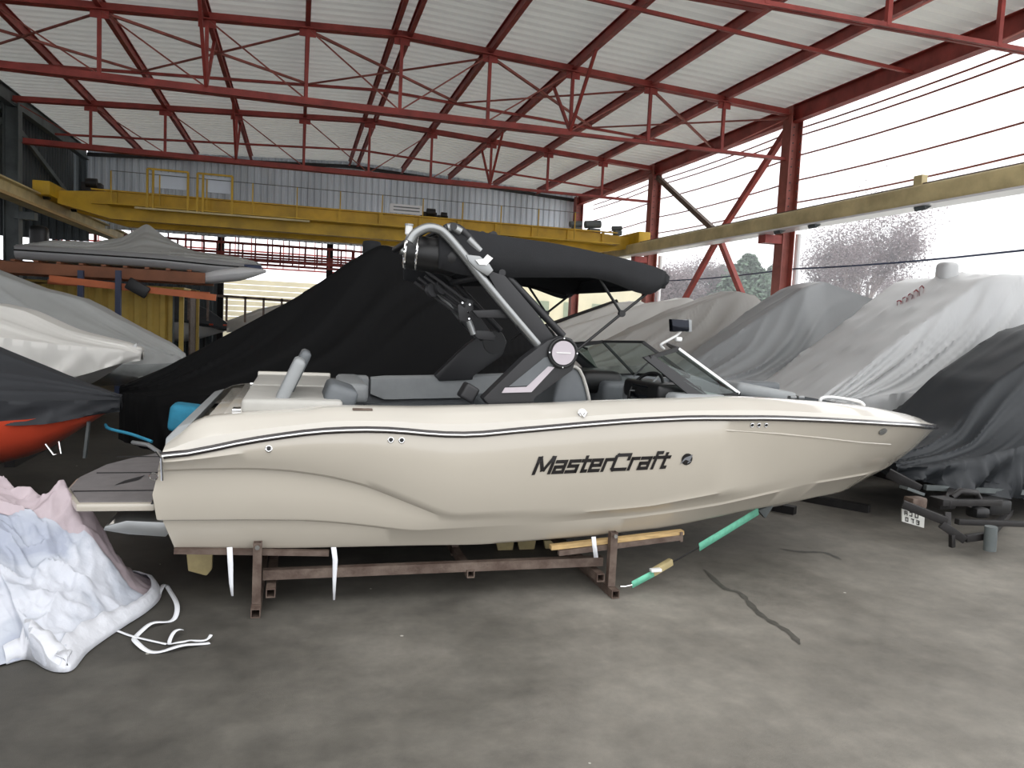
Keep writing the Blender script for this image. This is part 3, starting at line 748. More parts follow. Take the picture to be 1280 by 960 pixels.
# lettering on the hull side, stroke built
TH = .235
def stroke(b, pl_, th, mp):
    for (xa, ya), (xb, yb) in zip(pl_, pl_[1:]):
        d = math.hypot(xb - xa, yb - ya) or 1; ux, uy = (xb - xa) / d, (yb - ya) / d; e = th * .5
        xa2, ya2, xb2, yb2 = xa - ux * e, ya - uy * e, xb + ux * e, yb + uy * e; nx_, ny_ = -uy * e, ux * e
        n = 3; r1, r2 = [], []
        for k in range(n + 1):
            t_ = k / n; x, y_ = xa2 + (xb2 - xa2) * t_, ya2 + (yb2 - ya2) * t_
            r1.append(mp(x + nx_, y_ + ny_)); r2.append(mp(x - nx_, y_ - ny_))
        b.grid([r1, r2])
h1 = .72
GL = {'M': (1.15, [[(0, 0), (0, 1), (.12, 1), (.5, .22), (.62, .22), (1.0, 1), (1.1, 1), (1.1, 0)]]),
 'a': (.78, [[(.05, h1), (.7, h1), (.7, 0), (.05, 0), (.05, .36), (.7, .36)]]),
 's': (.76, [[(.7, h1), (.05, h1), (.05, .38), (.68, .38), (.68, 0), (0, 0)]]),
 't': (.5, [[(.2, .95), (.2, 0), (.45, 0)], [(0, h1), (.5, h1)]]),
 'e': (.78, [[(.7, 0), (.05, 0), (.05, h1), (.7, h1), (.7, .36), (.05, .36)]]),
 'r': (.55, [[(.05, 0), (.05, h1)], [(.05, h1), (.52, h1)]]),
 'C': (1.05, [[(1.0, .72), (1.0, 1), (.1, 1), (0, .9), (0, .1), (.1, 0), (1.0, 0)]]),
 'f': (.5, [[(.15, 0), (.15, 1.05), (.48, 1.05)], [(0, h1), (.48, h1)]])}
text = 'MasterCraft'; W_ = sum(GL[c][0] for c in text) + .2 * (len(text) - 1)
L0, L1 = onhull(667, 591.5)[0], onhull(836, 583.5)[0]
Lh = (onhull(670, 572.5)[0] - onhull(668, 591)[0]).z
def mpf(x, y_):
    x = x + y_ * .34
    u = x / (W_ + .3); X_ = L0.x + (L1.x - L0.x) * u; Z_ = L0.z + (L1.z - L0.z) * u + y_ * Lh
    return V((X_, side_y(X_, Z_) - .004, Z_))
cx = 0
for ch in text:
    b = MB()
    for pl_ in GL[ch][1]: stroke(b, [(x + cx, y_) for x, y_ in pl_], TH, mpf)
    b.build('hull_letter', 'decal', boat); cx += GL[ch][0] + .2
# emblem: dark roundel with a slanting flash
ec = onhull(858.5, 574)[0]; er = .041
def em(x, z, o=.004): return V((ec.x + x, side_y(ec.x + x, ec.z + z) - o, ec.z + z))
MB().add([em(er * math.cos(k * PI / 14), er * math.sin(k * PI / 14)) for k in range(28)], [tuple(range(28))]).build('hull_emblem', 'decal', boat)
b = MB()
b.add([em(-.055, -.042, .006), em(-.012, -.002, .006), em(-.02, .01, .006), em(.04, .034, .006), em(.008, -.004, .006), em(.02, -.014, .006)], [(0, 1, 2), (2, 1, 5, 4), (2, 4, 3), (4, 5, 3)])
b.add([em(.008, -.03, .006), em(.03, -.016, .006), em(.033, -.008, .006), em(.006, -.02, .006)], [(0, 1, 2, 3)])
b.build('emblem_flash', 'decal_grey', boat)

# ---------------- tower
YT = 4.92; YF = 2 * YC - YT
tower = None
def q2(pts, Y): return [P(a, c, Y) for a, c in pts]
def mir(p): return V((p.x, 2 * YC - p.y, p.z))
# foot pods
pod = [(604, 498), (612, 507), (667, 504), (668, 498), (716, 463), (724, 440), (716, 424), (700, 420), (684, 426), (655, 448)]
for sd in (0, 1):
    f = (lambda L: [mir(p) for p in L]) if sd else (lambda L: L); dy = .12 * (-1 if sd else 1); e = -1 if sd else 1
    o = MB().prism(f(q2(pod, YT - .06)), (0, dy, 0)).build('tower_foot', 'charcoal', boat, bevel=.012)
    MB().prism(f(q2([(636, 483), (680, 447), (690, 445), (694, 455), (663, 482)], YT - .062)), (0, -.004 * e, 0)).build('foot_recess', 'vinyl_dark', o)
    MB().prism(f(q2([(627, 491), (631, 484.5), (658, 483.5), (685, 458), (693, 459), (664, 490)], YT - .064)), (0, -.007 * e, 0)).build('foot_chevron', 'grille', o)
    c = P(703.5, 441, YT - .075); c = mir(c) if sd else c
    MB().disc(c, (0, e, 0), .103, .14, 36).build('speaker_body', 'blackp', o, smooth=True)
    MB().ring(c, (0, 1, 0), .094, .013, 36).build('speaker_ring', 'blackp', o, smooth=True)
    MB().disc(c + V((0, .004 * e, 0)), (0, -e, 0), .080, .02, 36).build('speaker_grille', 'grille', o, smooth=True)
    MB().box(c + V((0, -.018 * e, 0)), (.1, .004, .006)).build('grille_bar', 'white_metal', o)
    b = MB()
    for k in range(4): b.disc(c + V((math.cos(k * PI / 2) * .097, -.01 * e, math.sin(k * PI / 2) * .097)), (0, -e, 0), .005, .006, 8)
    b.build('screws', 'chrome', o)['kind'] = 'stuff'
rb('foot_block', P(578, 492, 4.9) + V((.06, .1, 0)), (.1, .14, .11), 'charcoal', .02, Matrix.Rotation(.5, 3, 'Y'))
# arms
armA = [(512, 302), (519, 292), (533, 285), (546, 286), (557, 293), (578, 317), (604, 350), (640, 393), (675, 434)]
armB = [(556, 286), (566, 283), (577, 288), (592, 303), (606, 318), (640, 352), (672, 386), (704, 420)]
for sd in (0, 1):
    g = mir if sd else (lambda p: p)
    MB().tube([g(p) for p in smooth_pts(q2(armA[3 * sd:], YT + .02), 5)], .030, 12).build('tower_arm', 'alu', boat, smooth=True)['label'] = 'silver outer tower tube'
    MB().prism([g(p) for p in q2([(606, 336), (632, 345), (672, 392), (700, 432), (676, 440), (648, 410)], YT)], (0, .06 * (-1 if sd else 1), 0)).build('tower_plate', 'charcoal', boat, bevel=.008)
    o = MB().tube([g(p) for p in smooth_pts(q2(armB, YT + .08), 5)], .026, 12).build('tower_arm', 'charcoal', boat, smooth=True)
    for seg in ([(559, 285), (566, 284), (576, 290)], [(585, 299), (592, 306), (600, 314)]): MB().tube([g(p) for p in q2(seg, YT + .07)], .029, 12).build('arm_sleeve', 'alu', o, smooth=True)
    MB().prism([g(p) for p in q2([(583, 318), (600, 320), (612, 330), (617, 338), (610, 345), (596, 337), (586, 327)], YT - .02)], (0, .06 * (-1 if sd else 1), 0)).build('tower_joint', 'alu', boat, bevel=.006)
    MB().prism([g(p) for p in q2([(594, 325), (604, 323.5), (609, 318), (616, 323), (608, 331.5), (599, 331)], YT - .03)], (0, -.008 * (-1 if sd else 1), 0)).build('joint_chevron', 'white_metal', boat)
for px, py in ((535, 285), (567, 283), (628, 341)):
    a = P(px, py, YT + .04); MB().tube([a, mir(a)], .024, 12).build('tower_crossbar', 'charcoal', boat, smooth=True)
a = P(648, 391, YT + .03); MB().prism(q2([(590, 388), (646, 386), (655, 394), (640, 398), (598, 397)], YT + .06), (0, .05, 0)).build('rack_bracket', 'charcoal', boat, bevel=.006)
# barrel speakers on the arch
for sd in (0,):
    g = lambda p: p
    a, c = g(P(509, 315, 5.14)), g(P(585, 325, 5.05))
    o = MB().tube([a, a + (c - a) * .1, c - (c - a) * .25, c], [.105, .115, .12, .07], 28).build('barrel_speaker', 'blackp', boat, smooth=True)
    ax = (c - a).normalized()
    for k in (-.004, .072): MB().ring(a + ax * k, ax, .106, .012, 30, 8).build('speaker_ring', 'chrome', o, smooth=True)
    MB().disc(a - ax * .004, -ax, .09, .004, 28).build('speaker_grille', 'charcoal', o)
# anchor light on top
a = P(511, 291, 5.1); o = MB().tube([a + V((.02, 0, -.06)), a + V((-.0, 0, .0))], .02, 10).build('light_bracket', 'white_metal', boat, smooth=True)
MB().disc(a + V((0, 0, -.01)), (0, 0, 1), .024, .055, 16).build('light_lens', 'white_metal', o)
MB().disc(a + V((0, 0, .045)), (0, 0, 1), .028, .012, 16).build('light_cap', 'alu', o)
# board racks: swivel plate with forks
for sd in (0,):
    Yr = 5.12 if not sd else 6.45; dX = 0 if not sd else -.1
    pa = P(583, 388, 5.12); base = V((pa.x + dX, Yr, pa.z - (.0 if not sd else .05)))
    o = MB().prism([base + V((x, 0, z)) for x, z in ((-.045, -.07), (.03, -.085), (.05, -.02), (.045, .07), (-.02, .085), (-.06, .03))], (0, .03, 0)).build('board_rack', 'charcoal', boat, bevel=.004)
    for k, (z, ln) in enumerate(((.06, .36), (.025, .30), (-.01, .34), (-.05, .36))):
        yk = Yr - .03 + .035 * k
        s_ = base + V((-.01, yk - Yr, z)); MB().tube([s_, s_ + V((-ln * .94, 0, ln * .62))], .011, 8).build('rack_fork', 'charcoal', o, smooth=True)
    b = MB()
    for x, z in ((.02, .04), (-.03, .05), (.015, -.01), (.02, -.055)): b.disc(base + V((x, -.001, z)), (0, -1, 0), .007, .006, 8)
    b.build('rack_bolts', 'chrome', o)['kind'] = 'stuff'
    MB().tube([base + V((.02, .01, -.07)), base + V((.06, .01, -.16))], .022, 10).build('rack_swivel', 'alu', o, smooth=True)
    MB().prism([base + V((x, .0, z)) for x, z in ((.05, -.15), (.09, -.19), (.2, -.2), (.22, -.16), (.17, -.13), (.08, -.13))], (0, .05, 0)).build('rack_mount', 'charcoal', o, bevel=.006)
    for dx in (0, .06): MB().disc(base + V((-.25 + dx, .02, .12 + dx * .3)), (.6, -1, .2), .045, .03, 18).build('rack_wheel', 'charcoal', o, smooth=True)

# bimini
topl = [(548, 290), (575, 287), (610, 293), (640, 298), (700, 307), (765, 321), (815, 334), (832, 341)]
botl = [(548, 335), (575, 343), (610, 347), (640, 347), (700, 347), (750, 349), (805, 368), (826, 360)]
tp, bt = smooth_pts(q2(topl, 5.0), 4), smooth_pts(q2(botl, 4.98), 4)
rows = []
for i, (a, c) in enumerate(zip(tp, bt)):
    r_ = [c, c * .5 + a * .5 + V((0, -.02, 0)), a]
    for k in range(1, 10):
        u = k / 10; r_.append(V((a.x + .05 * math.sin(PI * u), 5.0 + 1.7 * u, a.z + .05 * math.sin(PI * u) + .006 * nz(a.x * 6, u * 8, 3))))
    r_ += [mir(a), mir(c * .5 + a * .5) + V((0, .02, 0)), mir(c)]; rows.append(r_)
bim = MB().grid(rows).build('bimini_canopy', 'canvas_black', boat, smooth=True, thick=.02, auto=60)
nose = []
for i, q in enumerate(rows[-1]):
    pass
e0 = rows[-1]; rr = [e0, [V((p.x + .03, p.y, p.z * .75 + e0[0].z * .25)) for p in e0], [V((p.x + .01, p.y, e0[0].z * .7 + p.z * .3)) for p in e0], [V((p.x - .06, p.y, e0[0].z + .0)) for p in e0]]
MB().grid(rr).build('bimini_front_flap', 'canvas_black', bim, smooth=True, thick=.01)
for px in (603, 617, 553):
    a = P(px, 294, 5.2); MB().disc(a + V((0, 0, 0)), (0, 1, 0), .028, .06, 14).build('canvas_clip', 'blackp', bim)
for sd in (0, 1):
    g = mir if sd else (lambda p: p)
    hub = P(777, 392, 5.0); fts = P(722, 437, 4.98)
    for s_ in (P(749, 348, 5.0), P(812, 364, 5.0), fts): MB().tube([g(hub), g(s_)], .0105, 8).build('bimini_strut', 'blackp', bim, smooth=True)
    MB().tube([g(P(745, 347, 5.0)), g(P(808, 362, 5.0))], .01, 8).build('bimini_strut', 'blackp', bim, smooth=True)
    MB().disc(g(hub) + V((0, -.015, 0)), (0, 1, 0), .024, .03, 12).build('strut_joint', 'blackp', bim)

# ---------------- windshield
ws = MB()
T_, F_ = P(848, 436, 5.12), P(924, 492, 4.93); PT_, PB_ = P(812, 447, 5.0), P(884, 496, 4.86)
Tc, Fc = V((2.86, 5.62, 1.69)), V((3.34, 5.6, 1.40))
Tf, Ff, PTf, PBf = [mir(p) for p in (T_, F_, PT_, PB_)]
Tc2, Fc2 = mir(Tc), mir(Fc)
wsf = MB().bar(T_, F_, .02, .034, V((0, 1, 0))).build('windshield', 'white_metal', boat, bevel=.004); wsf['label'] = 'white edged windshield with black pillars'
for quad in ((PT_, T_, F_, PB_), (T_, Tc, Fc, F_), (PTf, Tf, Ff, PBf), (Tf, Tc2, Fc2, Ff)):
    MB().add(quad, [(0, 1, 2, 3)]).build('glass_pane', 'glass', wsf)
A2 = V((2.02, PT_.y - .02, 1.42))
for g in ((lambda p: p), mir):
    MB().prism([g(PT_ + V((-.05, 0, .0))), g(PT_ + V((.03, 0, .02))), g(PB_ + V((.05, 0, -.01))), g(PB_ + V((-.10, 0, -.02)))], (0, .035, 0)).build('pillar', 'charcoal', wsf, bevel=.008)
    MB().bar(g(PT_), g(T_), .022, .03).build('top_frame', 'blackp', wsf)
    MB().bar(g(T_), g(Tc), .02, .022).build('top_frame', 'blackp', wsf)
    MB().bar(g(Tc), g(Fc), .02, .025).build('centre_frame', 'blackp', wsf)
    MB().bar(g(F_), g(Fc), .02, .025).build('base_frame', 'blackp', wsf)
    MB().bar(g(PB_), g(F_), .02, .02).build('base_frame', 'blackp', wsf)
MB().bar(Tf, Ff, .015, .02).build('edge_frame', 'blackp', wsf)
# far side wing of the windshield reaching aft
Af = P(734, 436, 6.72)
MB().add([Af, PTf + V((.05, 0, .03)), PBf], [(0, 1, 2)]).build('glass_pane', 'glass', wsf)
MB().tube([Af, PTf + V((.05, 0, .04)), Tf], .012, 8).build('top_frame', 'blackp', wsf)
MB().tube([P(819, 445, 5.9), P(792, 470, 6.1)], .008, 8).build('prop_rod', 'alu', wsf)
# rear-view mirror on its bracket
mb_ = P(830, 436, 5.3)
mr = MB().tube(smooth_pts([mb_, P(826, 431, 5.28), P(836, 425, 5.27), P(846, 419, 5.27), P(851, 414, 5.27)], 4), .010, 10).build('mirror_arm', 'white_metal', boat, smooth=True)
MB().prism(q2([(840, 398.5), (862, 400), (863, 414), (841, 415)], 5.24), (0, .06, 0)).build('mirror_head', 'mirror', mr, bevel=.01)
MB().prism(q2([(861, 399), (865, 400), (865, 415), (861, 415)], 5.24), (0, .06, 0)).build('mirror_shell', 'vinyl', mr, bevel=.006)
rb('mirror_joint', P(848, 424, 5.27), (.05, .04, .035), 'white_metal', .012, None, mr)

# ---------------- helm and seats
b = MB(); hx = P(840, 490, 5.25)
rb('dash_console', (2.76, YC - .55, 1.16), (.42, .95, .40), 'vinyl', .05)
rb('dash_pod', (2.62, YC - .55, 1.34), (.26, .62, .14), 'blackp', .04)
rb('dash_console', (2.8, YC + .62, 1.13), (.55, .8, .42), 'vinyl_dark', .06)
rb('passenger_dash', (2.55, YC + .62, 1.32), (.42, .55, .2), 'blackp', .08)
rb('dash_screen', (2.5, YC - .55, 1.33), (.02, .3, .1), 'mirror', .004)
wc = P(807, 488, 5.3); wax = V((-.80, -.28, .52)).normalized()
wh = MB().ring(wc, wax, .155, .013, 36, 10).build('steering_wheel', 'blackp', boat, smooth=True)
wa = wax.orthogonal().normalized(); wb_ = wax.cross(wa)
for k in range(3):
    d = (wa * math.cos(k * 2.1) + wb_ * math.sin(k * 2.1)); MB().bar(wc + d * .02, wc + d * .15, .03, .01).build('wheel_spoke', 'alu', wh)
MB().disc(wc, wax, .035, .02, 16).build('wheel_hub', 'blackp', wh)
MB().tube([wc, wc - wax * .2], .025, 10).build('steering_column', 'blackp', wh)
def seat(c, name='helm_seat'):
    c = V(c)
    o = rb(name, c + V((.18, 0, -.22)), (.5, .56, .15), 'vinyl', .06)
    pr = smooth_pts([V((-.16, 0, -.25)), V((-.12, 0, .1)), V((-.05, 0, .2)), V((.04, 0, .19)), V((.12, 0, .0)), V((.16, 0, -.25))], 3)
    o2 = MB().prism([c + p + V((0, -.28, 0)) for p in pr], (0, .56, 0)).build('seat_back', 'vinyl_dark', o, bevel=.03, seg=3)
    MB().tube([c + p + V((0, -.285, 0)) for p in pr[4:]], .012, 8).build('seat_piping', 'vinyl_light', o, smooth=True)
    MB().disc(c + V((.18, 0, -.62)), (0, 0, 1), .09, .34, 20).build('seat_pedestal', 'alu', o)
seat(P(702, 492, 5.25) + V((0, .05, 0)))
rb('bench_seat', (2.0, YC + .72, 1.05), (.9, .5, .2), 'vinyl_dark', .06)
rb('bench_back', (2.1, YC + .72, 1.2), (.12, .5, .3), 'vinyl_dark', .05)
rb('bench_seat', (1.1, YC + .7, .98), (1.1, .4, .14), 'vinyl_dark', .05)
rb('lounge_seat', (.75, YC, .92), (.4, 1.8, .14), 'vinyl_dark', .05)
rb('throttle_box', P(864, 490, 5.05), (.14, .07, .1), 'blackp', .02)
# bow cushions and grab rails
c = P(955, 489, 6.0); rb('bow_cushion', c + V((0, .1, -.02)), (.62, .34, .12), 'vinyl', .05, Matrix.Rotation(.14, 3, 'Y'))
c = P(945, 483, 6.3); rb('bow_cushion', c + V((-.05, .0, .0)), (.5, .2, .1), 'vinyl_dark', .04)
for px in (990, 1000): rb('cup_holder', P(px, 497, 5.6), (.06, .05, .03), 'alu', .008)
g1 = [(1025, 503), (1027, 498), (1038, 496.5), (1055, 498.5), (1074, 502), (1080, 507)]
MB().tube(smooth_pts(q2(g1, 5.25), 4), .014, 10).build('bow_grab_rail', 'white_metal', boat, smooth=True)
MB().tube([mir(p) - V((.0, .0, 0)) for p in smooth_pts(q2(g1, 5.25), 4)], .014, 10).build('bow_grab_rail', 'white_metal', boat, smooth=True)
# fins and skeg under the hull
for px in (630, 657, 690):
    q = q2([(px - 10, 676), (px + 13, 676), (px + 9, 699), (px - 5, 699)], 5.75)
    MB().prism(q, (0, .03, 0)).build('tracking_fin', 'fin', boat, bevel=.006)
MB().prism(q2([(232, 684), (266, 684), (265, 712), (258, 720), (235, 714)], 5.2), (0, .04, 0)).build('rudder', 'fin', boat, bevel=.008)
# ================================================================== cradle, straps and tarp on the floor
cr_ = thing('boat_cradle', 'rusty square tube cradle carrying the cream motorboat', 'cradle', (.95, 5.4, 0))
def hol(name, p, q, w=.06, h=.06, m='rust'): return MB().hollow(p, q, w, h).build(name, m, cr_)
yn, yf = 4.70, 6.9
for x in (-.2, 2.08):
    for y in (yn, yf):
        hol('leg', (x, y, .06), (x, y, .43), .05, .05)
        MB().disc((x, y - .03, .41), (0, -1, 0), .014, .02, 10).build('bolt', 'chrome', cr_)
    hol('cross_foot', (x, yn - .1, .03), (x, yf + .1, .03), .055, .055)
hol('side_rail', (-.17, yn + .1, .20), (2.05, yn + .1, .20), .055, .06); hol('side_rail', (-.17, yf - .1, .20), (2.05, yf - .1, .20), .055, .06)
for x in (-.12, 2.0): hol('cross_member', (x, yn - .02, .12), (x, yf, .12), .055, .055)
hol('centre_post', (1.12, 5.3, .12), (1.12, 5.3, .24), .05, .05); hol('cross_member', (1.12, 4.75, .16), (1.12, yf, .16), .05, .05)
hol('centre_rail', (-.1, 5.85, .13), (2.0, 5.85, .13), .05, .05)
for y in (yn + .12, yf - .12):
    g = (lambda p: p) if y < 5 else (lambda p: V((p.x, 11.6 - p.y, p.z)))
    MB().bar(g(at(218, 688, 4.76)), g(at(411, 691, 4.76)), .05, .03).build('bunk_board', 'rust', cr_)
    MB().bar(g(at(688, 684, 4.76)), g(at(853, 665, 4.76)), .05, .03).build('bunk_board', 'wood', cr_)
    MB().hollow(g(at(698, 691, 4.74)), g(at(850, 671.5, 4.74)), .035, .035).build('bunk_bar', 'rust', cr_)
    MB().bar(g(at(850, 664, 4.75)), g(at(850, 676, 4.75)), .05, .02).build('bunk_clip', 'rust', cr_)
MB().bar((1.85, 4.9, .30), (2.0, 5.5, .12), .05, .05).build('diagonal_strut', 'dark_steel', cr_)
# hanging white webbing ends
def ribbon(pts, w, name, m, parent=None, side=None, thick=.003):
    pts = [V(p) for p in pts]; rows = []
    for i, p in enumerate(pts):
        d = (pts[min(i + 1, len(pts) - 1)] - pts[max(0, i - 1)]).normalized()
        s_ = side if side is not None else d.cross(V((0, 0, 1)))
        s_ = V(s_); s_ = s_.normalized() if s_.length > .01 else V((1, 0, 0))
        ww = w[i] if isinstance(w, (list, tuple)) else w
        rows.append([p - s_ * ww / 2, p + s_ * ww / 2])
    return MB().grid(rows).build(name, m, parent, smooth=True, thick=thick)
for pts, lb in (([(287, 684), (288, 705), (289, 730), (290.5, 745)], 'white webbing strap hanging below the stern, left of the cradle leg'),
                ([(417, 684), (419, 700), (418, 725), (417.5, 750)], 'white webbing strap hanging beside the short rusty bunk end'),
                ([(742, 671), (743, 682), (745, 697)], 'short white strap wrapped over the front wooden bunk')):
    tag(ribbon([at(a, c, 4.63) for a, c in pts], [.03, .03, .022, .012][:len(pts)] if len(pts) == 4 else .03, 'hanging_strap', 'strap_white', side=V((1, 0, 0))), lb, 'strap', 'white straps under the hull')
# green ratchet strap
rt = thing('ratchet_strap', 'green ratchet strap pulled from the bow to the cradle foot', 'strap', (2.15, 4.66, .12))
pA, pB, pC, pD = at(948, 639, 5.3), at(874, 684, 4.95), at(840, 703, 4.85), at(790, 731, 4.66)
ribbon([pA, pA * .5 + pB * .5, pB], .062, 'webbing', 'strap_green', rt, side=(pB - pA).cross(V((-.3, 1, 0))))
ribbon([pB, pC], .012, 'webbing_tail', 'dark_steel', rt, side=V((0, 0, 1)))
ribbon([at(822, 714, 4.75), pD], .05, 'webbing', 'strap_green', rt, side=(pD - at(822, 714, 4.75)).cross(V((-.3, 1, 0))))
MB().bar(at(815, 716, 4.75), at(839, 702, 4.82), .04, .05).build('ratchet', 'fin', rt, bevel=.008)
MB().bar(at(813, 713, 4.72), at(826, 712, 4.72), .04, .02).build('ratchet_handle', 'white_metal', rt, bevel=.004)
MB().tube([pD, at(781, 733, 4.66), at(775, 733, 4.66)], .008, 8).build('hook', 'chrome', rt)
MB().prism([at(a, c, 5.35) for a, c in ((948, 638), (968, 631), (957, 648))], (0, .04, 0)).build('bow_pad', 'grey_steel', rt, bevel=.003)

# cracks in the asphalt
for pts, lb in (([(880, 712), (905, 735), (925, 742), (950, 768), (985, 790), (1000, 806)], 'long dark damp crack running across the floor below the bow'),
                ([(975, 686), (1000, 690), (1030, 691), (1052, 700)], 'short dark damp patch on the floor right of the green strap')):
    P_ = smooth_pts([atz(a, c, 0) for a, c in pts], 8); rows = []
    for i_, p_ in enumerate(P_):
        d_ = (P_[min(i_ + 1, len(P_) - 1)] - P_[max(0, i_ - 1)]).normalized(); n_ = V((-d_.y, d_.x, 0)); w_ = (.018 + .02 * nz(i_ * .6, 1, 5)) * min(1, i_ / 4, (len(P_) - 1 - i_) / 4) + .003
        rows.append([V((p_.x, p_.y, .003)) - n_ * w_, V((p_.x, p_.y, .003)) + n_ * w_])
    struct(MB().grid(rows).build('trim_2', 'crack'), lb)
# heap of tarpaulin on the floor
out = [(-140, 800), (-40, 838), (8, 832), (35, 826), (58, 838), (75, 842), (92, 838), (112, 815), (150, 788), (185, 765), (201, 747), (196, 730), (172, 722), (160, 712)]
gnd = [atz(a, c, 0.0) for a, c in out]
back = [V((-1.05, 5.15, 0)), V((-1.25, 5.45, 0)), V((-1.6, 5.6, 0)), V((-2.3, 5.7, 0)), V((-3.2, 5.3, 0)), V((-3.2, 4.3, 0)), V((-2.8, 3.7, 0))]
loop = smooth_pts(gnd + back, 14, True)
hp = thing('tarpaulin_heap', 'crumpled pale blue and pink tarpaulin heaped on the floor at lower left', 'tarpaulin', (-1.8, 4.6, 0))
cen = V((-1.75, 4.8, 0))
def heap_h(x, y):
    h = .50 * math.exp(-(((x + 1.75) / .55) ** 2 + ((y - 5.0) / .40) ** 2))
    h += .42 * math.exp(-(((x + 2.5) / .7) ** 2 + ((y - 5.0) / .5) ** 2))
    h += .26 * math.exp(-(((x + 1.22) / .22) ** 2 + ((y - 5.0) / .2) ** 2))
    h += .20 * math.exp(-(((x + 1.7) / .8) ** 2 + ((y - 4.5) / .45) ** 2))
    return h
def crumple(x, y, k=1.0):
    wx, wy = x + .10 * nz(x * 3, y * 3, 5), y + .10 * nz(x * 3, y * 3, 9)
    def F(a, b_, c): d = noise.voronoi(V((a, b_, c)))[0]; return d[0], d[1] - d[0]
    f1, e1 = F(wx * 2.4 + wy * .8, wy * 2.6 - wx * .5, 1.0); f2, e2 = F(wx * 5.2 - wy * 1.6, wy * 4.6, 3.0); f3, e3 = F(wx * 10, wy * 9 + wx * 3, 7.0)
    g1 = max(0, 1 - abs(nz(wx * 3.1 + wy * 2, wy * 2.4, 11)) * 6); g2 = max(0, 1 - abs(nz(wx * 6 - wy * 5, wy * 6, 17)) * 5); g3 = max(0, 1 - abs(nz(wx * 13, wy * 12, 21)) * 4)
    return k * (.15 * f1 * f1 + .06 * f2 + .030 * f3 + .045 * g1 + .032 * g2 + .012 * g3)
def heap_part(name, m, keep, zoff=0, k=1.0):
    R_ = 130; n = len(loop); rows = []
    for i in range(R_ + 1):
        u = (i / R_) ** .8; row = []
        for j in range(n):
            p = cen.lerp(loop[j], u); edge = 1 - u ** 5
            z = (heap_h(p.x, p.y) + crumple(p.x, p.y, k)) * edge + .012 + zoff * edge
            row.append(V((p.x, p.y, max(z, .006))))
        rows.append(row)
    b = MB(); b.grid(rows, True)
    if keep:
        b.f = [f for f in b.f if keep(sum((b.v[i] for i in f), V()) / 4)]
    return b.build(name, m, hp, smooth=True, auto=60)
bd = lambda x: 4.82 + .12 * nz(x * 2.0, .3, 2) + .1 * (x + 1.7)
heap_part('cloth', 'heap', lambda c: c.y < bd(c.x) + .02)
heap_part('reverse_side', 'heap_pink', lambda c: c.y >= bd(c.x) - .02, .004)['label'] = 'pinkish underside of the cloth'
# hem band along the front edge
hem = smooth_pts(gnd[2:13], 10); rows = []
for i, p in enumerate(hem):
    d = (hem[min(i + 1, len(hem) - 1)] - hem[max(0, i - 1)]).normalized(); nn = V((-d.y, d.x, 0))
    wv = .012 * nz(i * .35, 1, 1); wd = .045 + .05 * math.exp(-((p.x + 1.05) / .22) ** 2)
    rows.append([V((p.x, p.y, .006)), p + nn * .012 + V((0, 0, .03 + wv)), p + nn * wd * .5 + V((0, 0, .06 + wv)), p + nn * wd + V((0, 0, .075 + wv * 1.5))])
hk = [o_ for o_ in hp.children]; HT = [BVHTree.FromPolygons([v.co + hp.location for v in o_.data.vertices], [tuple(p.vertices) for p in o_.data.polygons]) for o_ in hk]
for r_ in rows:
    for q in r_[1:]:
        for T in HT:
            h = T.ray_cast(V((q.x, q.y, 3)), V((0, 0, -1)))
            if h[0]: q.z = max(q.z, h[0].z + .010)
MB().grid(rows).build('hem', 'heap_hem', hp, smooth=True, thick=.004)
s1 = [(198, 746), (206, 734), (214, 742), (221, 760), (219, 773), (205, 780), (186, 785), (170, 796), (169, 806), (182, 814), (205, 816), (235, 810), (262, 804)]
tag(ribbon([V((p.x, p.y, .012 + .01 * math.sin(i * .5))) for i, p in enumerate(smooth_pts([atz(a, c, 0) for a, c in s1], 5))], .028, 'tie_ribbon', 'strap_white'), 'long white tie ribbon looping on the floor from the heap', 'ribbon', 'white tie ribbons')
s2 = [(146, 790), (165, 797), (190, 803), (208, 807)]
tag(ribbon([V((p.x, p.y, .008)) for p in smooth_pts([atz(a, c, 0) for a, c in s2], 5)], .016, 'tie_ribbon', 'strap_white'), 'short straight white tie ribbon under the looped one', 'ribbon', 'white tie ribbons')
s3 = [(228, 792), (218, 797), (212, 804), (214, 809), (228, 810), (240, 804), (258, 803), (264, 801)]
tag(ribbon([V((p.x, p.y, .022 + .012 * math.sin(i * .4))) for i, p in enumerate(smooth_pts([atz(a, c, 0) for a, c in s3], 5))], .02, 'tie_ribbon', 'strap_white'), 'knotted white ribbon end with a curled tip at right of the loop', 'ribbon', 'white tie ribbons')

# teal cloth bundle behind the stern
tl = thing('teal_bundle', 'rolled teal cloth bundle behind the stern corner of the cream boat', 'bundle', at(232, 560, 7.25))
c0 = at(233, 522, 7.2)
MB().box(c0, (.26, .30, .24), Matrix.Rotation(.12, 3, 'Y')).build('roll', 'teal', tl, bevel=.06, seg=4)
MB().tube([V((c0.x, c0.y, .02)), c0 - V((0, 0, .1))], .03, 8).build('stand_post', 'blackp', tl)
tag(MB().tube(smooth_pts([at(132, 531, 7.0), at(137, 536, 6.9), at(165, 543, 6.8), at(190, 552, 6.7)], 5), .013, 8).build('blue_rope', 'teal', None, smooth=True), 'thin teal rope slung between red boat bow and cream boat', 'rope')

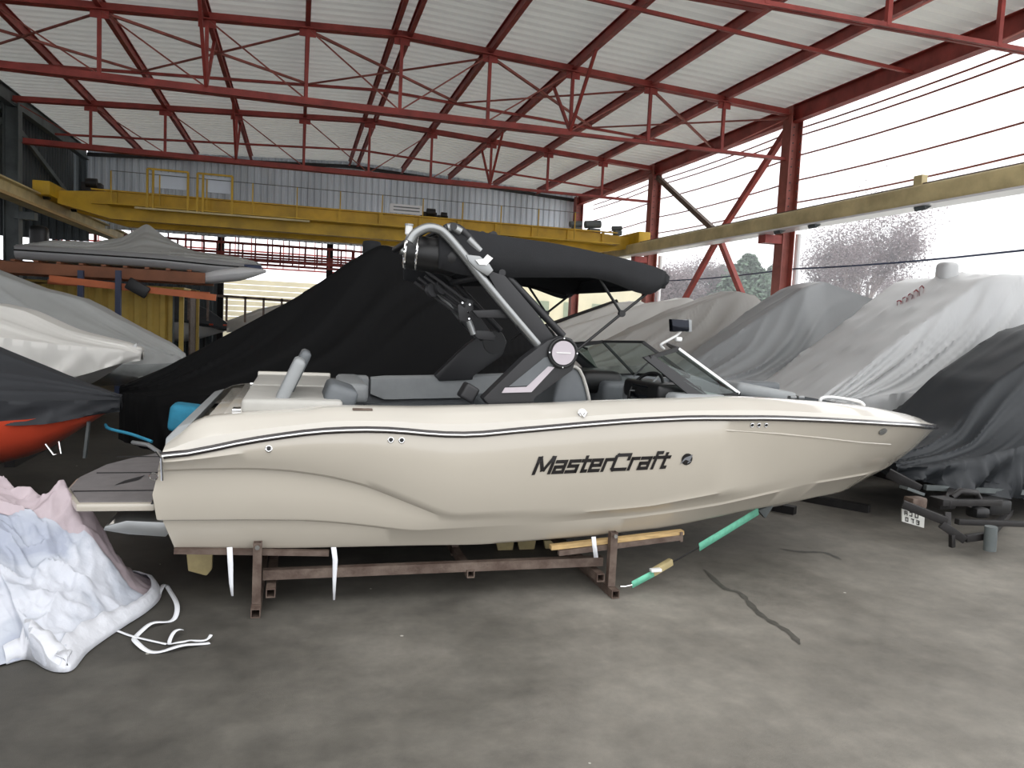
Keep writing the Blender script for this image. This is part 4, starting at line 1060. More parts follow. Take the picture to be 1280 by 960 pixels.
# ================================================================== covered boats
bpy.context.view_layer.update()
def cover(name, label, cat, Yc, secs, m, seed=0, amp=.05, hem_amp=.06, sag=.12, group=None, hull=None, keel=.35, stand=True, nx=260, lean=2.2, capL=True, parent=None, film_=None, yshift=None):
    """secs: (x, ztop, ridge half width, gunwale half width, z gunwale, z hem); the cloth is stretched over them."""
    xs = [s_[0] for s_ in secs]; x0, x1 = xs[0], xs[-1]
    def S_(x, k): return ipl([(s_[0], s_[k]) for s_ in secs], x)
    root = parent or thing(name, label, cat, ((x0 + x1) / 2, Yc, 0), group)
    rows = []; nseg = (6, 30, 20, 30, 6)
    for i in range(nx + 1):
        x = x0 + (x1 - x0) * i / nx; e = .06
        g = lambda k: (S_(max(x0, x - e), k) + S_(min(x1, x + e), k) + S_(x, k) * 2) / 4
        zt, rw, gw, zg, zh = g(1), g(2), g(3), g(4), g(5); yc = Yc + (yshift(x) if yshift else 0)
        ctrl = [(-gw * .98, zh), (-gw, zg), (-rw, zt), (rw, zt), (gw, zg), (gw * .98, zh)]
        row = []
        for s_i, n in enumerate(nseg):
            (ya, za), (yb, zb) = ctrl[s_i], ctrl[s_i + 1]
            for k in range(n + (1 if s_i == 4 else 0)):
                u = k / n; y_ = ya + (yb - ya) * u; z_ = za + (zb - za) * u
                if s_i in (1, 3):
                    z_ -= sag * 4 * u * (1 - u) * min(1, max(0, (zt - zg)) / .8)
                    w_ = (u if s_i == 3 else 1 - u)            # 0 at ridge, 1 at gunwale
                    q = x + lean * w_ + .25 * nz(x * .8, w_ * 1.5, seed)
                    cr_a = (1 - abs(nz(q * 1.1, w_ * .4 + seed, seed * 3.1)) * 1.6) ** 2
                    cr_b = max(0, 1 - abs(nz(q * 2.3, w_ * .35, seed + 7.3)) * 4.5) ** 2 * (.4 + .9 * max(0, .5 + nz(q * .9, w_ * 2, seed + 5)))
                    cr_c = max(0, 1 - abs(nz(q * 4.1, w_ * .8, seed + 2.3)) * 5) ** 1.5 * max(0, .2 + nz(q * .7, w_ * 1.5, seed + 9))
                    d_ = amp * (1.1 * (cr_a - .5) + .6 * cr_b + .6 * cr_c) * min(1, .25 + 1.6 * w_) * (1.2 - .6 * w_)
                    sg = -1 if s_i == 1 else 1
                    y_ += sg * d_ * .7; z_ += d_ * .6
                elif s_i == 2 and rw > .3:
                    q = y_ * 1.7 + x * .35; z_ += amp * min(1, rw) * (.5 * max(0, 1 - abs(nz(q * 1.6, x * .25, seed + 4)) * 5) ** 2 + .5 * nz(q, x * .5, seed)) * math.sin(PI * u) 
                elif s_i in (0, 4):
                    w_ = (1 - u) if s_i == 0 else u
                    f_ = ridged(x * 3.2 + w_, seed, w_ * .5) - .5 + .6 * max(0, 1 - abs(nz(x * 6, seed + 3, w_)) * 5)
                    y_ += (-1 if s_i == 0 else 1) * hem_amp * f_ * (.3 + w_)
                    if w_ > .95: z_ += .05 * nz(x * 2.3, seed, 8)
                row.append(V((x + .02 * nz(y_ * 3, z_ * 3, x * 3), yc + y_, max(z_, .05))))
        rows.append(row)
    b = MB(); b.grid(rows)
    for r_ in (rows[0], rows[-1]):
        o = len(b.v); c_ = sum(r_, V()) / len(r_); b.v += r_ + [c_]; n = len(r_)
        b.f += [(o + k, o + k + 1, o + n) for k in range(n - 1)]
    cl = b.build('cover', m, root, smooth=True, auto=75)
    if hull:
        hm, = hull if isinstance(hull, tuple) else (hull,)
        hr = []
        for i in range(41):
            x = x0 + .05 + (x1 - x0 - .1) * i / 40; gw, zg = S_(x, 3) - .06, S_(x, 5) + .12; u = min(1, i / 14) if capL != 'R' else min(1, (40 - i) / 14)
            zk = keel + (zg - keel) * (1 - u) ** 2
            yc = Yc + (yshift(x) if yshift else 0)
            hr.append([V((x, yc - gw, zg)), V((x, yc - gw * .9, (zg + zk) / 2)), V((x, yc - gw * .6, zk + .1)), V((x, yc, zk)), V((x, yc + gw * .6, zk + .1)), V((x, yc + gw * .9, (zg + zk) / 2)), V((x, yc + gw, zg))])
        b = MB().grid(hr); b.add(hr[-1], [tuple(range(7))]); b.add(hr[0], [tuple(range(7))]); b.build('hull', hm, root, smooth=True)
    if stand:
        xa, xb_ = x0 + (x1 - x0) * .35, x0 + (x1 - x0) * .8
        for x in (xa, xb_):
            MB().box((x, Yc, .04), (.1, 1.7, .08)).build('stand_foot', 'dark_steel', root)
            for s_ in (-1, 1): MB().box((x, Yc + s_ * .75, (keel + .2) / 2), (.07, .07, keel + .2)).build('stand_leg', 'dark_steel', root)
        MB().box(((xa + xb_) / 2, Yc, .12), (xb_ - xa, .08, .08)).build('stand_rail', 'dark_steel', root)
    return root, cl

# big grey covered cruiser, right
r1, c1_ = cover('covered_boat', 'big grey tarpaulin covered boat with red printed marks and mast stub, right', 'boat', 9.2,
    [(5.9, .92, .05, .2, .85, .55), (6.5, 1.0, .68, .9, .92, .5), (7.2, 1.48, .74, 1.05, 1.1, .55), (8.9, 2.70, .8, 1.12, 1.2, .6), (9.2, 2.78, .82, 1.14, 1.2, .6), (10.6, 2.82, .8, 1.15, 1.2, .7), (12.2, 2.3, .7, 1.15, 1.2, .7), (13, 1.9, .6, 1.1, 1.2, .7)],
    't_grey', 1, .11, .07, .1, 'covered boats along the open side', 'hull_grey', .45)
mp_ = at(1184, 338, 9.15)
b = MB(); b.box(mp_ + V((0, 0, -.06)), (.27, .24, .36)); b.build('mast_cover', 't_grey', r1, bevel=.10, seg=4)
CB = BVHTree.FromPolygons([v.co + r1.location for v in c1_.data.vertices], [tuple(p.vertices) for p in c1_.data.polygons])
def oncover(px, py):
    h = CB.ray_cast(CAM, ray(px, py).normalized()); return (h[0] + (CAM - h[0]).normalized() * .012) if h[0] else at(px, py, 8.6)
b = MB()
for k, (px, py) in enumerate(((1124, 378), (1131, 374.5), (1138, 370.5), (1145, 366.5), (1152, 362))):
    ht = 4 + k * 1.0
    pl_ = [(px - 2.5, py + ht), (px - 3, py - ht * .2), (px, py - ht * .6), (px + 3, py - ht * .2), (px + 1.5, py + ht * .6)]
    pts = [oncover(*q) for q in pl_]
    for a, c in zip(pts, pts[1:]):
        s_ = (c - a).cross(V((0, 1, .5))).normalized() * .012; b.add([a - s_, a + s_, c + s_, c - s_], [(0, 1, 2, 3)])
b.build('printed_mark', 'mark_red', r1)
cover('covered_boat', 'mid grey tarpaulin covered boat with a single tent peak behind the cream bow', 'boat', 11.5,
    [(5.2, .95, .05, .25, .9, .55), (5.9, 1.1, .10, .7, 1.0, .55), (6.4, 1.42, .2, .9, 1.05, .55), (7.0, 1.85, .3, .98, 1.1, .6), (8.1, 2.6, .32, 1.0, 1.15, .6), (8.55, 2.76, .22, 1.0, 1.15, .6), (9.4, 2.5, .45, 1.0, 1.2, .6), (11.5, 2.2, .6, 1.0, 1.2, .6), (12.5, 1.7, .5, 1.0, 1.15, .6)],
    't_dkgrey', 4, .11, .07, .1, 'covered boats along the open side', 'hull_grey', .45)
cover('covered_boat', 'warm grey covered boat with rounded top, third from the right foreground', 'boat', 13.55,
    [(4.3, 1.1, .05, .25, 1.0, .55), (5.2, 1.35, .08, .8, 1.1, .55), (6.9, 2.15, .35, .98, 1.15, .6), (8.1, 2.62, .35, .98, 1.15, .6), (8.5, 2.55, .4, .98, 1.2, .6), (8.95, 2.1, .5, .98, 1.2, .6)],
    't_grey2', 5, .09, .07, .1, 'covered boats along the open side', 'hull_grey', .45)
cover('covered_boat', 'pale grey covered boat with low peak left of the red crossed braces', 'boat', 15.7,
    [(4.4, 1.3, .05, .25, 1.05, .55), (5.4, 1.7, .08, .8, 1.1, .55), (7.4, 2.35, .2, .98, 1.15, .6), (8.3, 2.55, .25, .98, 1.15, .6), (8.95, 2.2, .5, .98, 1.2, .6)],
    't_light', 6, .09, .07, .1, 'covered boats along the open side', 'hull_grey', .45, nx=120)
r5, _ = cover('covered_boat', 'striped pale grey covered boat seen between bimini struts', 'boat', 18.0,
    [(4.2, 1.0, .05, .25, .95, .5), (5.0, 1.4, .08, .8, 1.1, .55), (7.6, 2.42, .2, .98, 1.15, .6), (8.2, 2.5, .3, .98, 1.15, .6), (8.95, 2.1, .5, .98, 1.2, .6)],
    't_light', 8, .09, .07, .1, 'covered boats along the open side', 'hull_grey', .45, nx=120)
MB().tube([(5.1, 18.0, 1.47), (7.7, 18.0, 2.46)], .06, 8).build('black_edge_pad', 'blackp', r5)
# charcoal cover on a trailer, far right
r0_, c0_ = cover('covered_trailer_boat', 'dark charcoal covered boat on a trailer at the right edge', 'boat', 6.9,
    [(5.72, .62, .3, .7, .58, .46), (6.2, .74, .35, .9, .66, .40), (6.64, .92, .4, .94, .74, .33), (7.17, 1.42, .4, .95, .85, .26), (8.1, 1.98, .45, .95, .95, .22), (9.2, 2.3, .5, 1.0, 1.0, .3), (11, 2.0, .5, 1.0, 1.05, .4)],
    't_char', 3, .10, .10, .08, None, 'blackp', .38, stand=False)
tr_ = thing('boat_trailer', 'black boat trailer with white number plate under the charcoal covered boat', 'trailer', (7, 7.0, 0))
yA, yB = 5.95, 8.3
for y in (6.4, 7.5): MB().bar((6.1, y, .40), (10.5, y, .40), .08, .1).build('frame_rail', 'dark_steel', tr_)
for x in (5.95, 7.6, 9.4): MB().bar((x + .2, 6.2, .36), (x + .2, 7.7, .36), .08, .08).build('cross_beam', 'dark_steel', tr_)
# light bar reaching out aft under the cream bow
def tbar(name, a, ya, c, yc_, w_, h_, m='dark_steel'): return MB().bar(at(a[0], a[1], ya), at(c[0], c[1], yc_), w_, h_).build(name, m, tr_, bevel=.006)
tbar('light_bar', (1128, 630), 5.42, (1184, 652), 5.2, .06, .07)
tbar('tail_beam', (1176, 655), 5.22, (1206, 675), 5.12, .05, .07)
tbar('tail_beam', (1206, 673), 5.12, (1236, 669), 5.12, .05, .06)
tbar('tail_beam', (1176, 628), 5.4, (1250, 628), 5.5, .05, .06)
tbar('tail_beam', (1110, 591), 6.1, (1150, 612), 5.9, .07, .09)
tbar('tail_arm', (1236, 669), 5.12, (1262, 640), 6.2, .06, .06)
tbar('tail_arm', (1184, 630), 5.4, (1192, 606), 6.3, .06, .06)
tbar('upright', (1190, 668), 5.16, (1190, 684), 5.16, .04, .04)
tbar('upright', (1184, 640), 5.25, (1184, 660), 5.22, .05, .05)
tbar('cross_pipe', (1196, 652), 5.3, (1280, 655), 5.35, .05, .05)
MB().tube([at(1190, 622, 5.5), at(1200, 614, 5.5), at(1220, 616, 5.5), at(1226, 628, 5.5)], .03, 10).build('mudguard_pipe', 'dark_steel', tr_, smooth=True)
MB().box(at(1240, 632, 5.6), (.26, .2, .14)).build('winch_box', 'blackp', tr_, bevel=.03)
MB().box(at(1222, 640, 5.45), (.16, .14, .10)).build('hub_cover', 'blackp', tr_, bevel=.04)
pq = [at(a, c, 5.45) for a, c in ((1128, 636), (1156, 643), (1155, 660), (1128, 652))]
pl_o = MB().prism(pq, (0, .012, 0)).build('number_plate', 'plate', tr_)
b = MB()
def gl(x, y_, w_, h_):
    f = lambda u, v: (pq[0].lerp(pq[1], u)).lerp(pq[3].lerp(pq[2], u), v) + V((0, -.003, 0))
    b.add([f(x, y_), f(x + w_, y_), f(x + w_, y_ + h_), f(x, y_ + h_)], [(0, 1, 2, 3)])
for cx_, segs in ((.08, ((0, 0, .04, .34), (.10, 0, .04, .34), (0, 0, .14, .07), (0, .15, .14, .07))), (.30, ((0, 0, .14, .07), (.1, 0, .04, .34), (0, .27, .14, .07))), (.55, ((0, 0, .04, .34), (0, .27, .15, .07), (.12, 0, .04, .34))),
                  (.12, ((0, .48, .04, .34), (0, .48, .14, .07), (.1, .48, .04, .34), (0, .75, .14, .07))), (.38, ((0, .48, .14, .07), (.08, .5, .04, .32))), (.62, ((0, .48, .14, .07), (0, .6, .14, .07), (0, .75, .14, .07), (.11, .48, .04, .34)))):
    for s_ in segs: gl(cx_ + s_[0], .08 + s_[1], s_[2], s_[3])
b.build('plate_characters', 'decal', pl_o)
MB().box(at(1144, 628, 5.5), (.16, .12, .10)).build('tail_lamp', 'rust', tr_, bevel=.02)
MB().box(at(1178, 628, 5.5), (.18, .14, .10)).build('tail_lamp', 'dark_steel', tr_, bevel=.02)
MB().box(at(1140, 613, 5.6), (.2, .1, .025), Matrix.Rotation(.3, 3, 'Y')).build('lamp_shelf', 'grey_steel', tr_)
MB().tube([at(1239, 658, 5.05), at(1237, 688, 5.05)], .05, 14).build('jack_tube', 'grey_steel', tr_, smooth=True)
for y in (6.2, 7.7):
    o = MB().tube([V((8.4, y - .1, .32)), V((8.4, y - .08, .32)), V((8.4, y + .08, .32)), V((8.4, y + .1, .32))], [.27, .32, .32, .27], 28).build('wheel', 'tyre', tr_, smooth=True)
    MB().disc((8.4, y - .105, .32), (0, -1, 0), .16, .01, 20).build('wheel_rim', 'alu', o)
MB().bar((5.9, 6.0, .40), (9.0, 6.0, .24), .04, .05).build('side_bunk', 'grey_steel', tr_)

# stand and low frames seen under the cream bow
ts = thing('timber_stand', 'dark low steel stand with timber block under the shadowed bow', 'stand', (5.2, 7.6, 0))
for x in (4.4, 5.3): MB().bar((x, 7.3, .04), (x + .5, 6.6, .04), .09, .08).build('foot', 'dark_steel', ts)
for x in (4.4, 5.0, 5.45): MB().box((x, 7.5, .33), (.07, .07, .6)).build('post', 'dark_steel', ts)
MB().box((4.9, 7.5, .56), (1.6, .1, .06)).build('beam', 'dark_steel', ts); MB().box((4.9, 7.5, .30), (1.6, .08, .05)).build('beam', 'dark_steel', ts)
MB().box((5.05, 7.5, .68), (.7, .2, .17)).build('timber_block', 'rust', ts, bevel=.01)

# black covered boat behind the cream one
cover('covered_boat', 'black tarpaulin covered boat rising behind the cream motorboat', 'boat', 8.7,
    [(-1.75, .95, .05, .1, .9, .42), (-1.3, 1.18, .08, .5, .9, .35), (-.9, 1.42, .1, .75, .95, .35), (.0, 1.98, .16, 1.0, 1.0, .4), (.55, 2.4, .25, 1.05, 1.0, .4), (.85, 2.58, .22, 1.05, 1.0, .4), (1.6, 2.40, .4, 1.05, 1.0, .4), (2.15, 2.06, .45, 1.05, 1.0, .4), (2.75, 1.75, .5, 1.05, 1.0, .4), (3.1, 1.15, .5, 1.0, .95, .4)],
    't_black', 2, .06, .07, .06, None, 'blackp', .3)
tag(MB().disc(at(464, 310, 8.7) - V((0, .06, .09)), (0, 0, 1), .1, .16, 16).build('cover_pole_cap', 'canvas_black', None, smooth=True, bevel=.03), 'black rounded pole cap poking up at the peak of the black cover', 'cap')

# red boat with dark cover, near left
r7, _ = cover('covered_boat', 'red orange boat under a dark grey cover at the left edge', 'boat', 7.05,
    [(-6.2, 1.75, .2, 1.1, 1.15, .98), (-3.2, 1.72, .2, 1.1, 1.15, .92), (-2.6, 1.52, .15, 1.0, 1.12, .86), (-2.0, 1.26, .1, .65, 1.05, .86), (-1.6, 1.1, .05, .3, 1.02, .88), (-1.42, 1.03, .02, .06, 1.0, .9)],
    't_char2', 7, .04, .04, .04, None, None, stand=False)
rows = []
for i in range(31):
    u = i / 30; x = -6.2 + 4.72 * u; gw = ipl([(-6.2, 1.08), (-3.2, 1.08), (-2.6, .98), (-2.0, .62), (-1.6, .27), (-1.48, .03)], x)
    zg = ipl([(-6.2, .95), (-2.0, .9), (-1.48, .93)], x); zk = ipl([(-6.2, .3), (-2.7, .35), (-2.0, .55), (-1.48, .92)], x)
    rows.append([V((x, 7.05 + s_ * gw * f_, zk + (zg - zk) * h_)) for s_, f_, h_ in ((-1, 1, 1), (-1, .86, .5), (-1, .5, .16), (1, 0, 0), (1, .5, .16), (1, .86, .5), (1, 1, 1))])
b = MB().grid(rows); b.add(rows[0], [tuple(range(7))]); b.build('hull', 'hull_red', r7, smooth=True)
p = at(68, 560, 6.55); MB().tube([p + V((-.06, 0, .03)), p + V((.0, -.02, -.05)), p + V((.05, -.02, -.04)), p + V((.03, 0, .05))], .008, 8).build('bow_eye', 'chrome', r7, smooth=True)
for x in (-4.5, -2.6):
    MB().box((x, 7.05, .2), (.1, 1.4, .4)).build('stand_block', 'dark_steel', r7)
p = at(106, 545, 6.9); tag(MB().bar(V((p.x, p.y, p.z - .18)), V((p.x + .03, p.y, p.z + .12)), .05, .02).build('grey_batten', 'grey_steel'), 'short grey batten upright in the shadow beside the red bow', 'batten')

# white covered boat behind it
cover('covered_boat', 'white sheet covered boat with long pointed bow at left', 'boat', 10.1,
    [(-7.5, 1.72, .3, 1.1, 1.38, .95), (-3.3, 1.74, .3, 1.05, 1.40, .95), (-3.0, 1.68, .25, 1.0, 1.38, .93), (-2.5, 1.46, .2, .7, 1.32, .95), (-1.95, 1.34, .1, .35, 1.27, 1.1), (-1.8, 1.28, .04, .1, 1.22, 1.14)],
    't_white', 9, .04, .05, .04, None, 'hull_white', .5, capL='R', lean=-2)
# grey covered boat farther
cover('covered_boat', 'tall grey covered boat behind the white one at left', 'boat', 12.9,
    [(-9.5, 2.5, .4, 1.15, 1.6, 1.3), (-4.6, 2.32, .4, 1.15, 1.5, 1.2), (-3.7, 1.98, .35, 1.1, 1.4, 1.0), (-3.1, 1.85, .3, 1.0, 1.3, .9), (-2.2, 1.38, .2, .75, 1.15, .75), (-1.78, 1.16, .1, .3, 1.02, .62), (-1.68, 1.05, .05, .1, .95, .7)],
    't_greyl', 11, .09, .07, .08, None, 'blackp', .5, capL='R', lean=-2)
# clear plastic sheet around its bow
rows = []
for i in range(25):
    u = i / 24; x = -3.1 + 1.5 * u
    rr_ = 1.02 * (1 - u ** 3) + .05
    rows.append([V((x + .04 * nz(k, i * .3, 2), 12.9 + rr_ * 1.06 * math.cos(a_) + .04 * nz(k * .8, i * .5, 4), .98 - .0 * u + .42 * math.sin(a_) * (1 if math.sin(a_) < 0 else .55))) for k, a_ in enumerate([PI * 1.02 + PI * .96 * j / 14 for j in range(15)])])
tag(MB().grid(rows).build('plastic_sheet', 'film', None, smooth=True), 'wrinkled clear plastic sheet hanging around the grey covered bow', 'sheet')

# boats in the left middle distance
r9, _ = cover('covered_boat', 'white hulled boat with black cover beside the yellow container', 'boat', 26.2,
    [(-7, 2.1, .2, .9, 1.45, 1.35), (-3.6, 2.1, .2, .85, 1.45, 1.35), (-2.7, 1.72, .12, .55, 1.3, 1.22), (-1.95, 1.2, .05, .12, 1.12, 1.05)],
    't_char2', 12, .03, .03, .03, None, 'hull_white', .7, capL='R')
for k, x in enumerate((-2.25, -1.85)): MB().box((x - .35, 25.5 + k * .1, 1.3), (.12, .01, .05)).build('red_sticker', 'hull_red', r9)
cover('covered_boat', 'pale grey low covered boat farther behind the white hull', 'boat', 21.5,
    [(-1.8, 1.5, .05, .1, 1.45, 1.2), (-1.0, 1.85, .1, .7, 1.6, 1.2), (-.2, 2.05, .15, .95, 1.6, 1.15), (.64, 2.42, .12, 1.0, 1.6, 1.1), (1.5, 2.25, .2, 1.0, 1.6, 1.1), (3, 1.9, .2, 1.0, 1.6, 1.1)],
    't_light', 13, .06, .05, .06, None, 'hull_white', .7, nx=90)
cover('covered_boat', 'pale pointed cover peeping out behind the peak of the black one', 'boat', 24.2,
    [(.2, 1.9, .05, .3, 1.7, 1.2), (1.4, 2.5, .1, .9, 1.7, 1.2), (2.0, 3.35, .08, 1.0, 1.7, 1.1), (2.9, 3.0, .2, 1.0, 1.6, 1.1), (5, 1.9, .2, 1.0, 1.6, 1.1)],
    't_light', 14, .06, .05, .06, None, 'hull_white', .7, nx=90)

# storage rack with the inflatable on top
rk = thing('storage_rack', 'brown and orange steel storage rack with blue posts at left', 'rack', (-4.5, 17.6, 0))
ra, rb2 = at(-120, 330, 17.3), at(250, 352, 17.3)
MB().bar(V((-9, 17.3, 2.42)), V((-1.9, 17.3, 2.42)), .1, .22).build('beam', 'rack_brown', rk)
MB().bar(V((-9, 19.0, 2.42)), V((-1.9, 19.0, 2.42)), .1, .22).build('beam', 'rack_brown', rk)
MB().bar(at(62, 348, 16.9), at(270, 372, 16.9), .08, .13).build('beam', 'rack_orange', rk)
MB().bar(at(60, 352, 18.6), at(262, 368, 18.6), .08, .10).build('beam', 'rack_orange', rk)
for px, Y in ((101, 16.95), (148, 16.8)):
    x = at(px, 360, Y).x; MB().hollow((x, Y, 0), (x, Y, at(px, 338, Y).z), .11, .1).build('post', 'rack_blue', rk)
for x in (-6.5,): MB().hollow((x, 18.9, 0), (x, 18.9, 2.3), .11, .1).build('post', 'rack_blue', rk)
for k in range(16): MB().bar((-8.2 + k * .4, 17.2, 2.555), (-8.2 + k * .4, 19.2, 2.555), .08, .04).build('decking_plank', 'rack_brown', rk)
for k in range(9): MB().bar((-2.5 + k * .42, 19.6, 1.5), (-2.5 + k * .42, 19.6, 2.12), .05, .05).build('guard_post', 'rust', rk)
MB().bar((-2.6, 19.6, 2.12), (1.0, 19.6, 2.05), .05, .06).build('guard_rail', 'rust', rk)
tag(MB().box(at(172, 360, 16.7), (.42, .1, .24), Matrix.Rotation(.5, 3, 'Y')).build('black_bag', 'blackp', None, bevel=.03), 'dark bag hanging from the orange rack beam by the blue post', 'bag')
ri, _ = cover('inflatable_boat', 'grey covered inflatable boat with tented peak on top of the rack', 'boat', 18.1,
    [(-5.5, 2.9, .1, .5, 2.84, 2.78), (-4.9, 3.03, .3, .72, 2.86, 2.79), (-4.1, 3.05, .3, .76, 2.86, 2.79), (-3.6, 3.2, .14, .78, 2.86, 2.78), (-3.16, 3.54, .05, .78, 2.86, 2.78), (-2.8, 3.28, .1, .78, 2.85, 2.77), (-2.2, 3.0, .3, .76, 2.86, 2.78), (-1.3, 2.94, .2, .55, 2.83, 2.74), (-.9, 2.86, .05, .2, 2.8, 2.68)],
    't_rack', 15, .07, .02, .05, None, None, stand=False, nx=140)
rows = []
for sd in (-1, 1):
    MB().tube(smooth_pts([(-5.4, 18.1 + sd * .66, 2.73), (-3, 18.1 + sd * .74, 2.72), (-1.6, 18.1 + sd * .56, 2.68), (-.85, 18.1 + sd * .08, 2.80)], 6), [.15] * 13 + [.14, .12, .10, .08, .06, .04], 14).build('side_tube', 'hull_grey', ri, smooth=True)
    MB().tube(smooth_pts([(-5.4, 18.1 + sd * .82, 2.76), (-3, 18.1 + sd * .90, 2.75), (-1.6, 18.1 + sd * .72, 2.71), (-.8, 18.1 + sd * .2, 2.74)], 6), .016, 6).build('rope_line', 'blackp', ri, smooth=True)
b = MB(); hr = []
for i in range(16):
    u = i / 15; x = -5.3 + 4.3 * u; w_ = .6 * (1 - u ** 3) + .03; hr.append([V((x, 18.1 - w_, 2.68)), V((x, 18.1, 2.59 + .06 * u)), V((x, 18.1 + w_, 2.68))])
b.grid(hr).build('hull', 'hull_white', ri, smooth=True)
nb = thing('kayak', 'pale slim boat hull jutting out below the inflatable', 'boat', (-1.6, 18.6, 2.5))
rows = []
for i in range(13):
    u = i / 12; x = -2.3 + 1.6 * u; w_ = .32 * math.sin(PI * min(.97, .06 + u * .9)) + .02
    rows.append([V((x, 17.6 + w_ * math.cos(a_), 2.38 + .28 * u + .15 * min(1, w_ / .3) * math.sin(a_))) for a_ in [2 * PI * j / 14 for j in range(14)]])
MB().grid(rows, True).build('hull', 'hull_white', nb, smooth=True)
tag(MB().box(at(315, 335, 17.9), (.42, .5, .12)).build('folded_blue_cover', 'rack_blue', None, bevel=.04), 'blue folded cover at the bow of the inflatable', 'cover')
MB().box((-6.3, 18.1, 2.63), (.4, .4, .1)).build('pallet', 'rust', rk)
tag(MB().box(at(49, 297, 18.4), (.34, .3, .5)).build('outboard_motor', 'blackp', None, bevel=.12, seg=3), 'black outboard motor standing at the stern of the inflatable', 'motor')

# shipping container
ct = thing('shipping_container', 'yellow corrugated shipping container behind the covered boats at left', 'container', (-5.6, 21.2, 0))
X0, X1, Y0, Y1, ZT = -8.6, -2.66, 20.0, 22.4, 2.26
b = MB(); rows = []; x = X0 + .1
while x < X1 - .35:
    for dx, dy in ((0, 0), (.10, 0), (.14, .05), (.24, .05)): rows.append([V((min(x + dx, X1 - .3), Y0 + dy, .1)), V((min(x + dx, X1 - .3), Y0 + dy, ZT - .08))])
    x += .28
b.grid(rows).build('front_panel', 'yellow_box', ct)
MB().box(((X0 + X1) / 2, (Y0 + Y1) / 2, ZT - .02), (X1 - X0, Y1 - Y0, .05)).build('roof', 'yellow_box', ct)
MB().box(((X0 + X1) / 2, (Y0 + Y1) / 2, .08), (X1 - X0, Y1 - Y0, .16)).build('floor_frame', 'rust', ct)
for x in (X0 + .05, X1 - .28, X1 - .05): MB().box((x, Y0, ZT / 2), (.1, .1, ZT)).build('corner_post', 'yellow_box', ct)
MB().box((X1 + .02, Y1 - .05, ZT / 2), (.1, .1, ZT)).build('corner_post', 'yellow_box', ct)
MB().box((X0, (Y0 + Y1) / 2, ZT / 2), (.04, Y1 - Y0, ZT)).build('side_wall', 'yellow_box', ct); MB().box((X1 - .02, (Y0 + Y1) / 2 + .6, ZT / 2), (.04, Y1 - Y0 - 1.2, ZT)).build('side_wall', 'rust', ct)
for px in (219, 227): MB().box(at(px, 366, 19.9), (.1, .1, .12)).build('corner_casting', 'yellow_box', ct)
MB().tube([(X1 - .22, 19.93, .3), (X1 - .22, 19.93, 2.1)], .02, 8).build('lock_rod', 'grey_steel', ct)
# clutter beyond
for k, (x, y, w_, h_, m, lb) in enumerate(((-7.5, 23, 1.6, 2.6, 'cladding_dark', 'dark crate stack in the gloom at far left'), (1.3, 30, 1.2, 1.9, 'hull_white', 'white wrapped crate beyond the pale covered boat'))):
    tag(MB().box((x, y, h_ / 2), (w_, 1.2, h_)).build('crate', m, None, bevel=.03), lb, 'crate')

# ================================================================== trees outside
random.seed(5)
def tree(x, y, h_, spread, m, label, n_leaf, kind, group):
    t = thing('tree', label, 'tree', (x, y, 0), group); b = MB(); tips = []
    def br(p, d, L_, r, lev):
        q = p + d * L_; b.tube([p, (p + q) / 2 + V((random.uniform(-1, 1), random.uniform(-1, 1), 0)) * L_ * .05, q], [r, r * .8, r * .6], 5, False)
        tips.append((q, L_)); 
        if lev >= 3: return
        for _ in range(4 if lev else 9):
            a = random.uniform(0, 2 * PI); tilt = random.uniform(.35, .8) if kind else random.uniform(.8, 1.4)
            nd = (d + V((math.cos(a), math.sin(a), .15)) * tilt).normalized(); st_ = p.lerp(q, random.uniform(.45, 1))
            br(st_, nd, L_ * random.uniform(.5, .72), r * .5, lev + 1)
    if kind: br(V((x, y, 0)), V((random.uniform(-.05, .05), 0, 1)), h_ * .55, h_ * .016, 0)
    else:
        b.tube([(x, y, 0), (x, y, h_)], [h_ * .018, .02], 6)
        for k in range(60):
            z = h_ * (.2 + .75 * k / 60); a = random.uniform(0, 6.28); L_ = spread * (1 - k / 64) * .9
            q = V((x + math.cos(a) * L_, y + math.sin(a) * L_, z - .1 * L_)); b.tube([(x, y, z), q], [.04, .01], 4, False); tips += [(V((x, y, z)).lerp(q, u), L_ * .7) for u in (.4, .7, 1)]
    b.build('trunk', 'bark', t)
    lb = MB()
    for _ in range(n_leaf):
        c, L_ = random.choice(tips); c = c + V([random.gauss(0, 1) for _ in range(3)]) * min(.6, .4 * L_); s_ = random.uniform(.07, .16) * (1.2 if not kind else .55)
        a = V([random.uniform(-1, 1) for _ in range(3)]).normalized() * s_; e = a.orthogonal().normalized() * s_ * .6
        lb.add([c - a, c + e, c + a, c - e], [(0, 1, 2, 3)])
    me = lb; o = bpy.data.meshes.new('foliage'); off = t.location
    o.from_pydata([tuple(p - off) for p in me.v], [], me.f); o.materials.append(M[m]); ob = bpy.data.objects.new('foliage', o); C.objects.link(ob); ob.parent = t; ob['kind'] = 'stuff'
def txy(px, D):
    d = ray(px, 400); return (d.x * D / d.y, D)
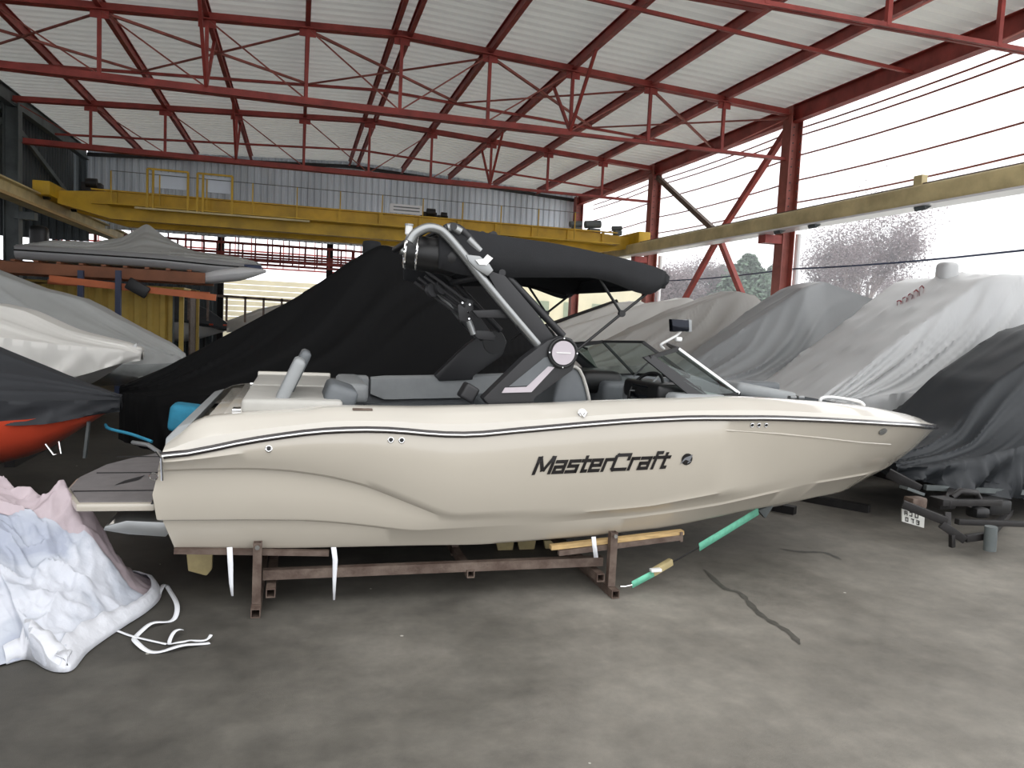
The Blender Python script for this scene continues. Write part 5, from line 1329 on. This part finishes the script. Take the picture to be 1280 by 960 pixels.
TS = [(1080, 38, 9.4, 3, 'leaf_brown', 'bare russet birch, tallest right of the nearest red column', 26000, 1),
      (1035, 44, 7.6, 3, 'leaf_brown', 'smaller bare tree close right of the nearest red column', 15000, 1),
      (1125, 50, 7.0, 3, 'leaf_brown', 'faint bare tree at the right of the tall birch', 12000, 1),
      (930, 42, 7.0, 3.0, 'leaf_green', 'green tree just left of the nearest red column', 30000, 0),
      (963, 47, 6.9, 3.0, 'leaf_green', 'dark green tree half hidden by the nearest red column', 24000, 0),
      (900, 52, 7.2, 3.2, 'leaf_green', 'green tree behind the crossed red braces', 24000, 0),
      (865, 52, 6.6, 2.4, 'leaf_brown', 'bare tree left of the crossed braces', 15000, 1),
      (838, 47, 5.2, 2.4, 'leaf_brown', 'low bare tree right of the second red column', 12000, 1),
      (770, 60, 6.4, 2.4, 'leaf_brown', 'pale tree above the far yellowish building', 12000, 1),
      (1180, 62, 6.0, 2.4, 'leaf_brown', 'low faint tree behind the mast stub', 8000, 1)]
for px, D, h_, sp, m, lb, nl, kd in TS:
    x, y = txy(px, D); tree(x, y, h_, sp, m, lb, nl, kd, 'trees beyond the open side')
# hedge of distant trees
b = MB(); random.seed(9)
for _ in range(40000):
    px = random.uniform(690, 1350); D = random.uniform(63, 75); x, y = txy(px, D); hh = 5.2 + 1.6 * nz(px * .02, 0, 0) + .6 * nz(px * .1, 3, 0)
    c = V((x, y, random.uniform(0, 1) ** .6 * hh)); s_ = random.uniform(.1, .22); a = V([random.uniform(-1, 1) for _ in range(3)]).normalized() * s_; e = a.orthogonal().normalized() * s_ * .7
    b.add([c - a, c + e, c + a, c - e], [(0, 1, 2, 3)])
o = bpy.data.meshes.new('distant_thicket'); o.from_pydata([tuple(p) for p in b.v], [], b.f); o.materials.append(M['leaf_brown'])
ob = bpy.data.objects.new('distant_thicket', o); C.objects.link(ob); tag(ob, 'low hazy thicket along the horizon beyond the yard', 'thicket', kind='stuff')

# light autumn haze hanging over the yard outside
hz = bpy.data.materials.new('yard_haze'); hz.use_nodes = True; n = hz.node_tree; n.nodes.clear()
o_ = n.nodes.new('ShaderNodeOutputMaterial'); vs = n.nodes.new('ShaderNodeVolumeScatter')
vs.inputs['Color'].default_value = (.93, .95, 1, 1); vs.inputs['Density'].default_value = .007; vs.inputs['Anisotropy'].default_value = 0
n.links.new(vs.outputs[0], o_.inputs['Volume']); M['haze'] = hz
hb_ = MB().box((60, 45, 9), (94, 90, 17.9)).build('yard_haze', 'haze'); tag(hb_, 'thin pale haze over the yard outside', 'haze', kind='stuff')
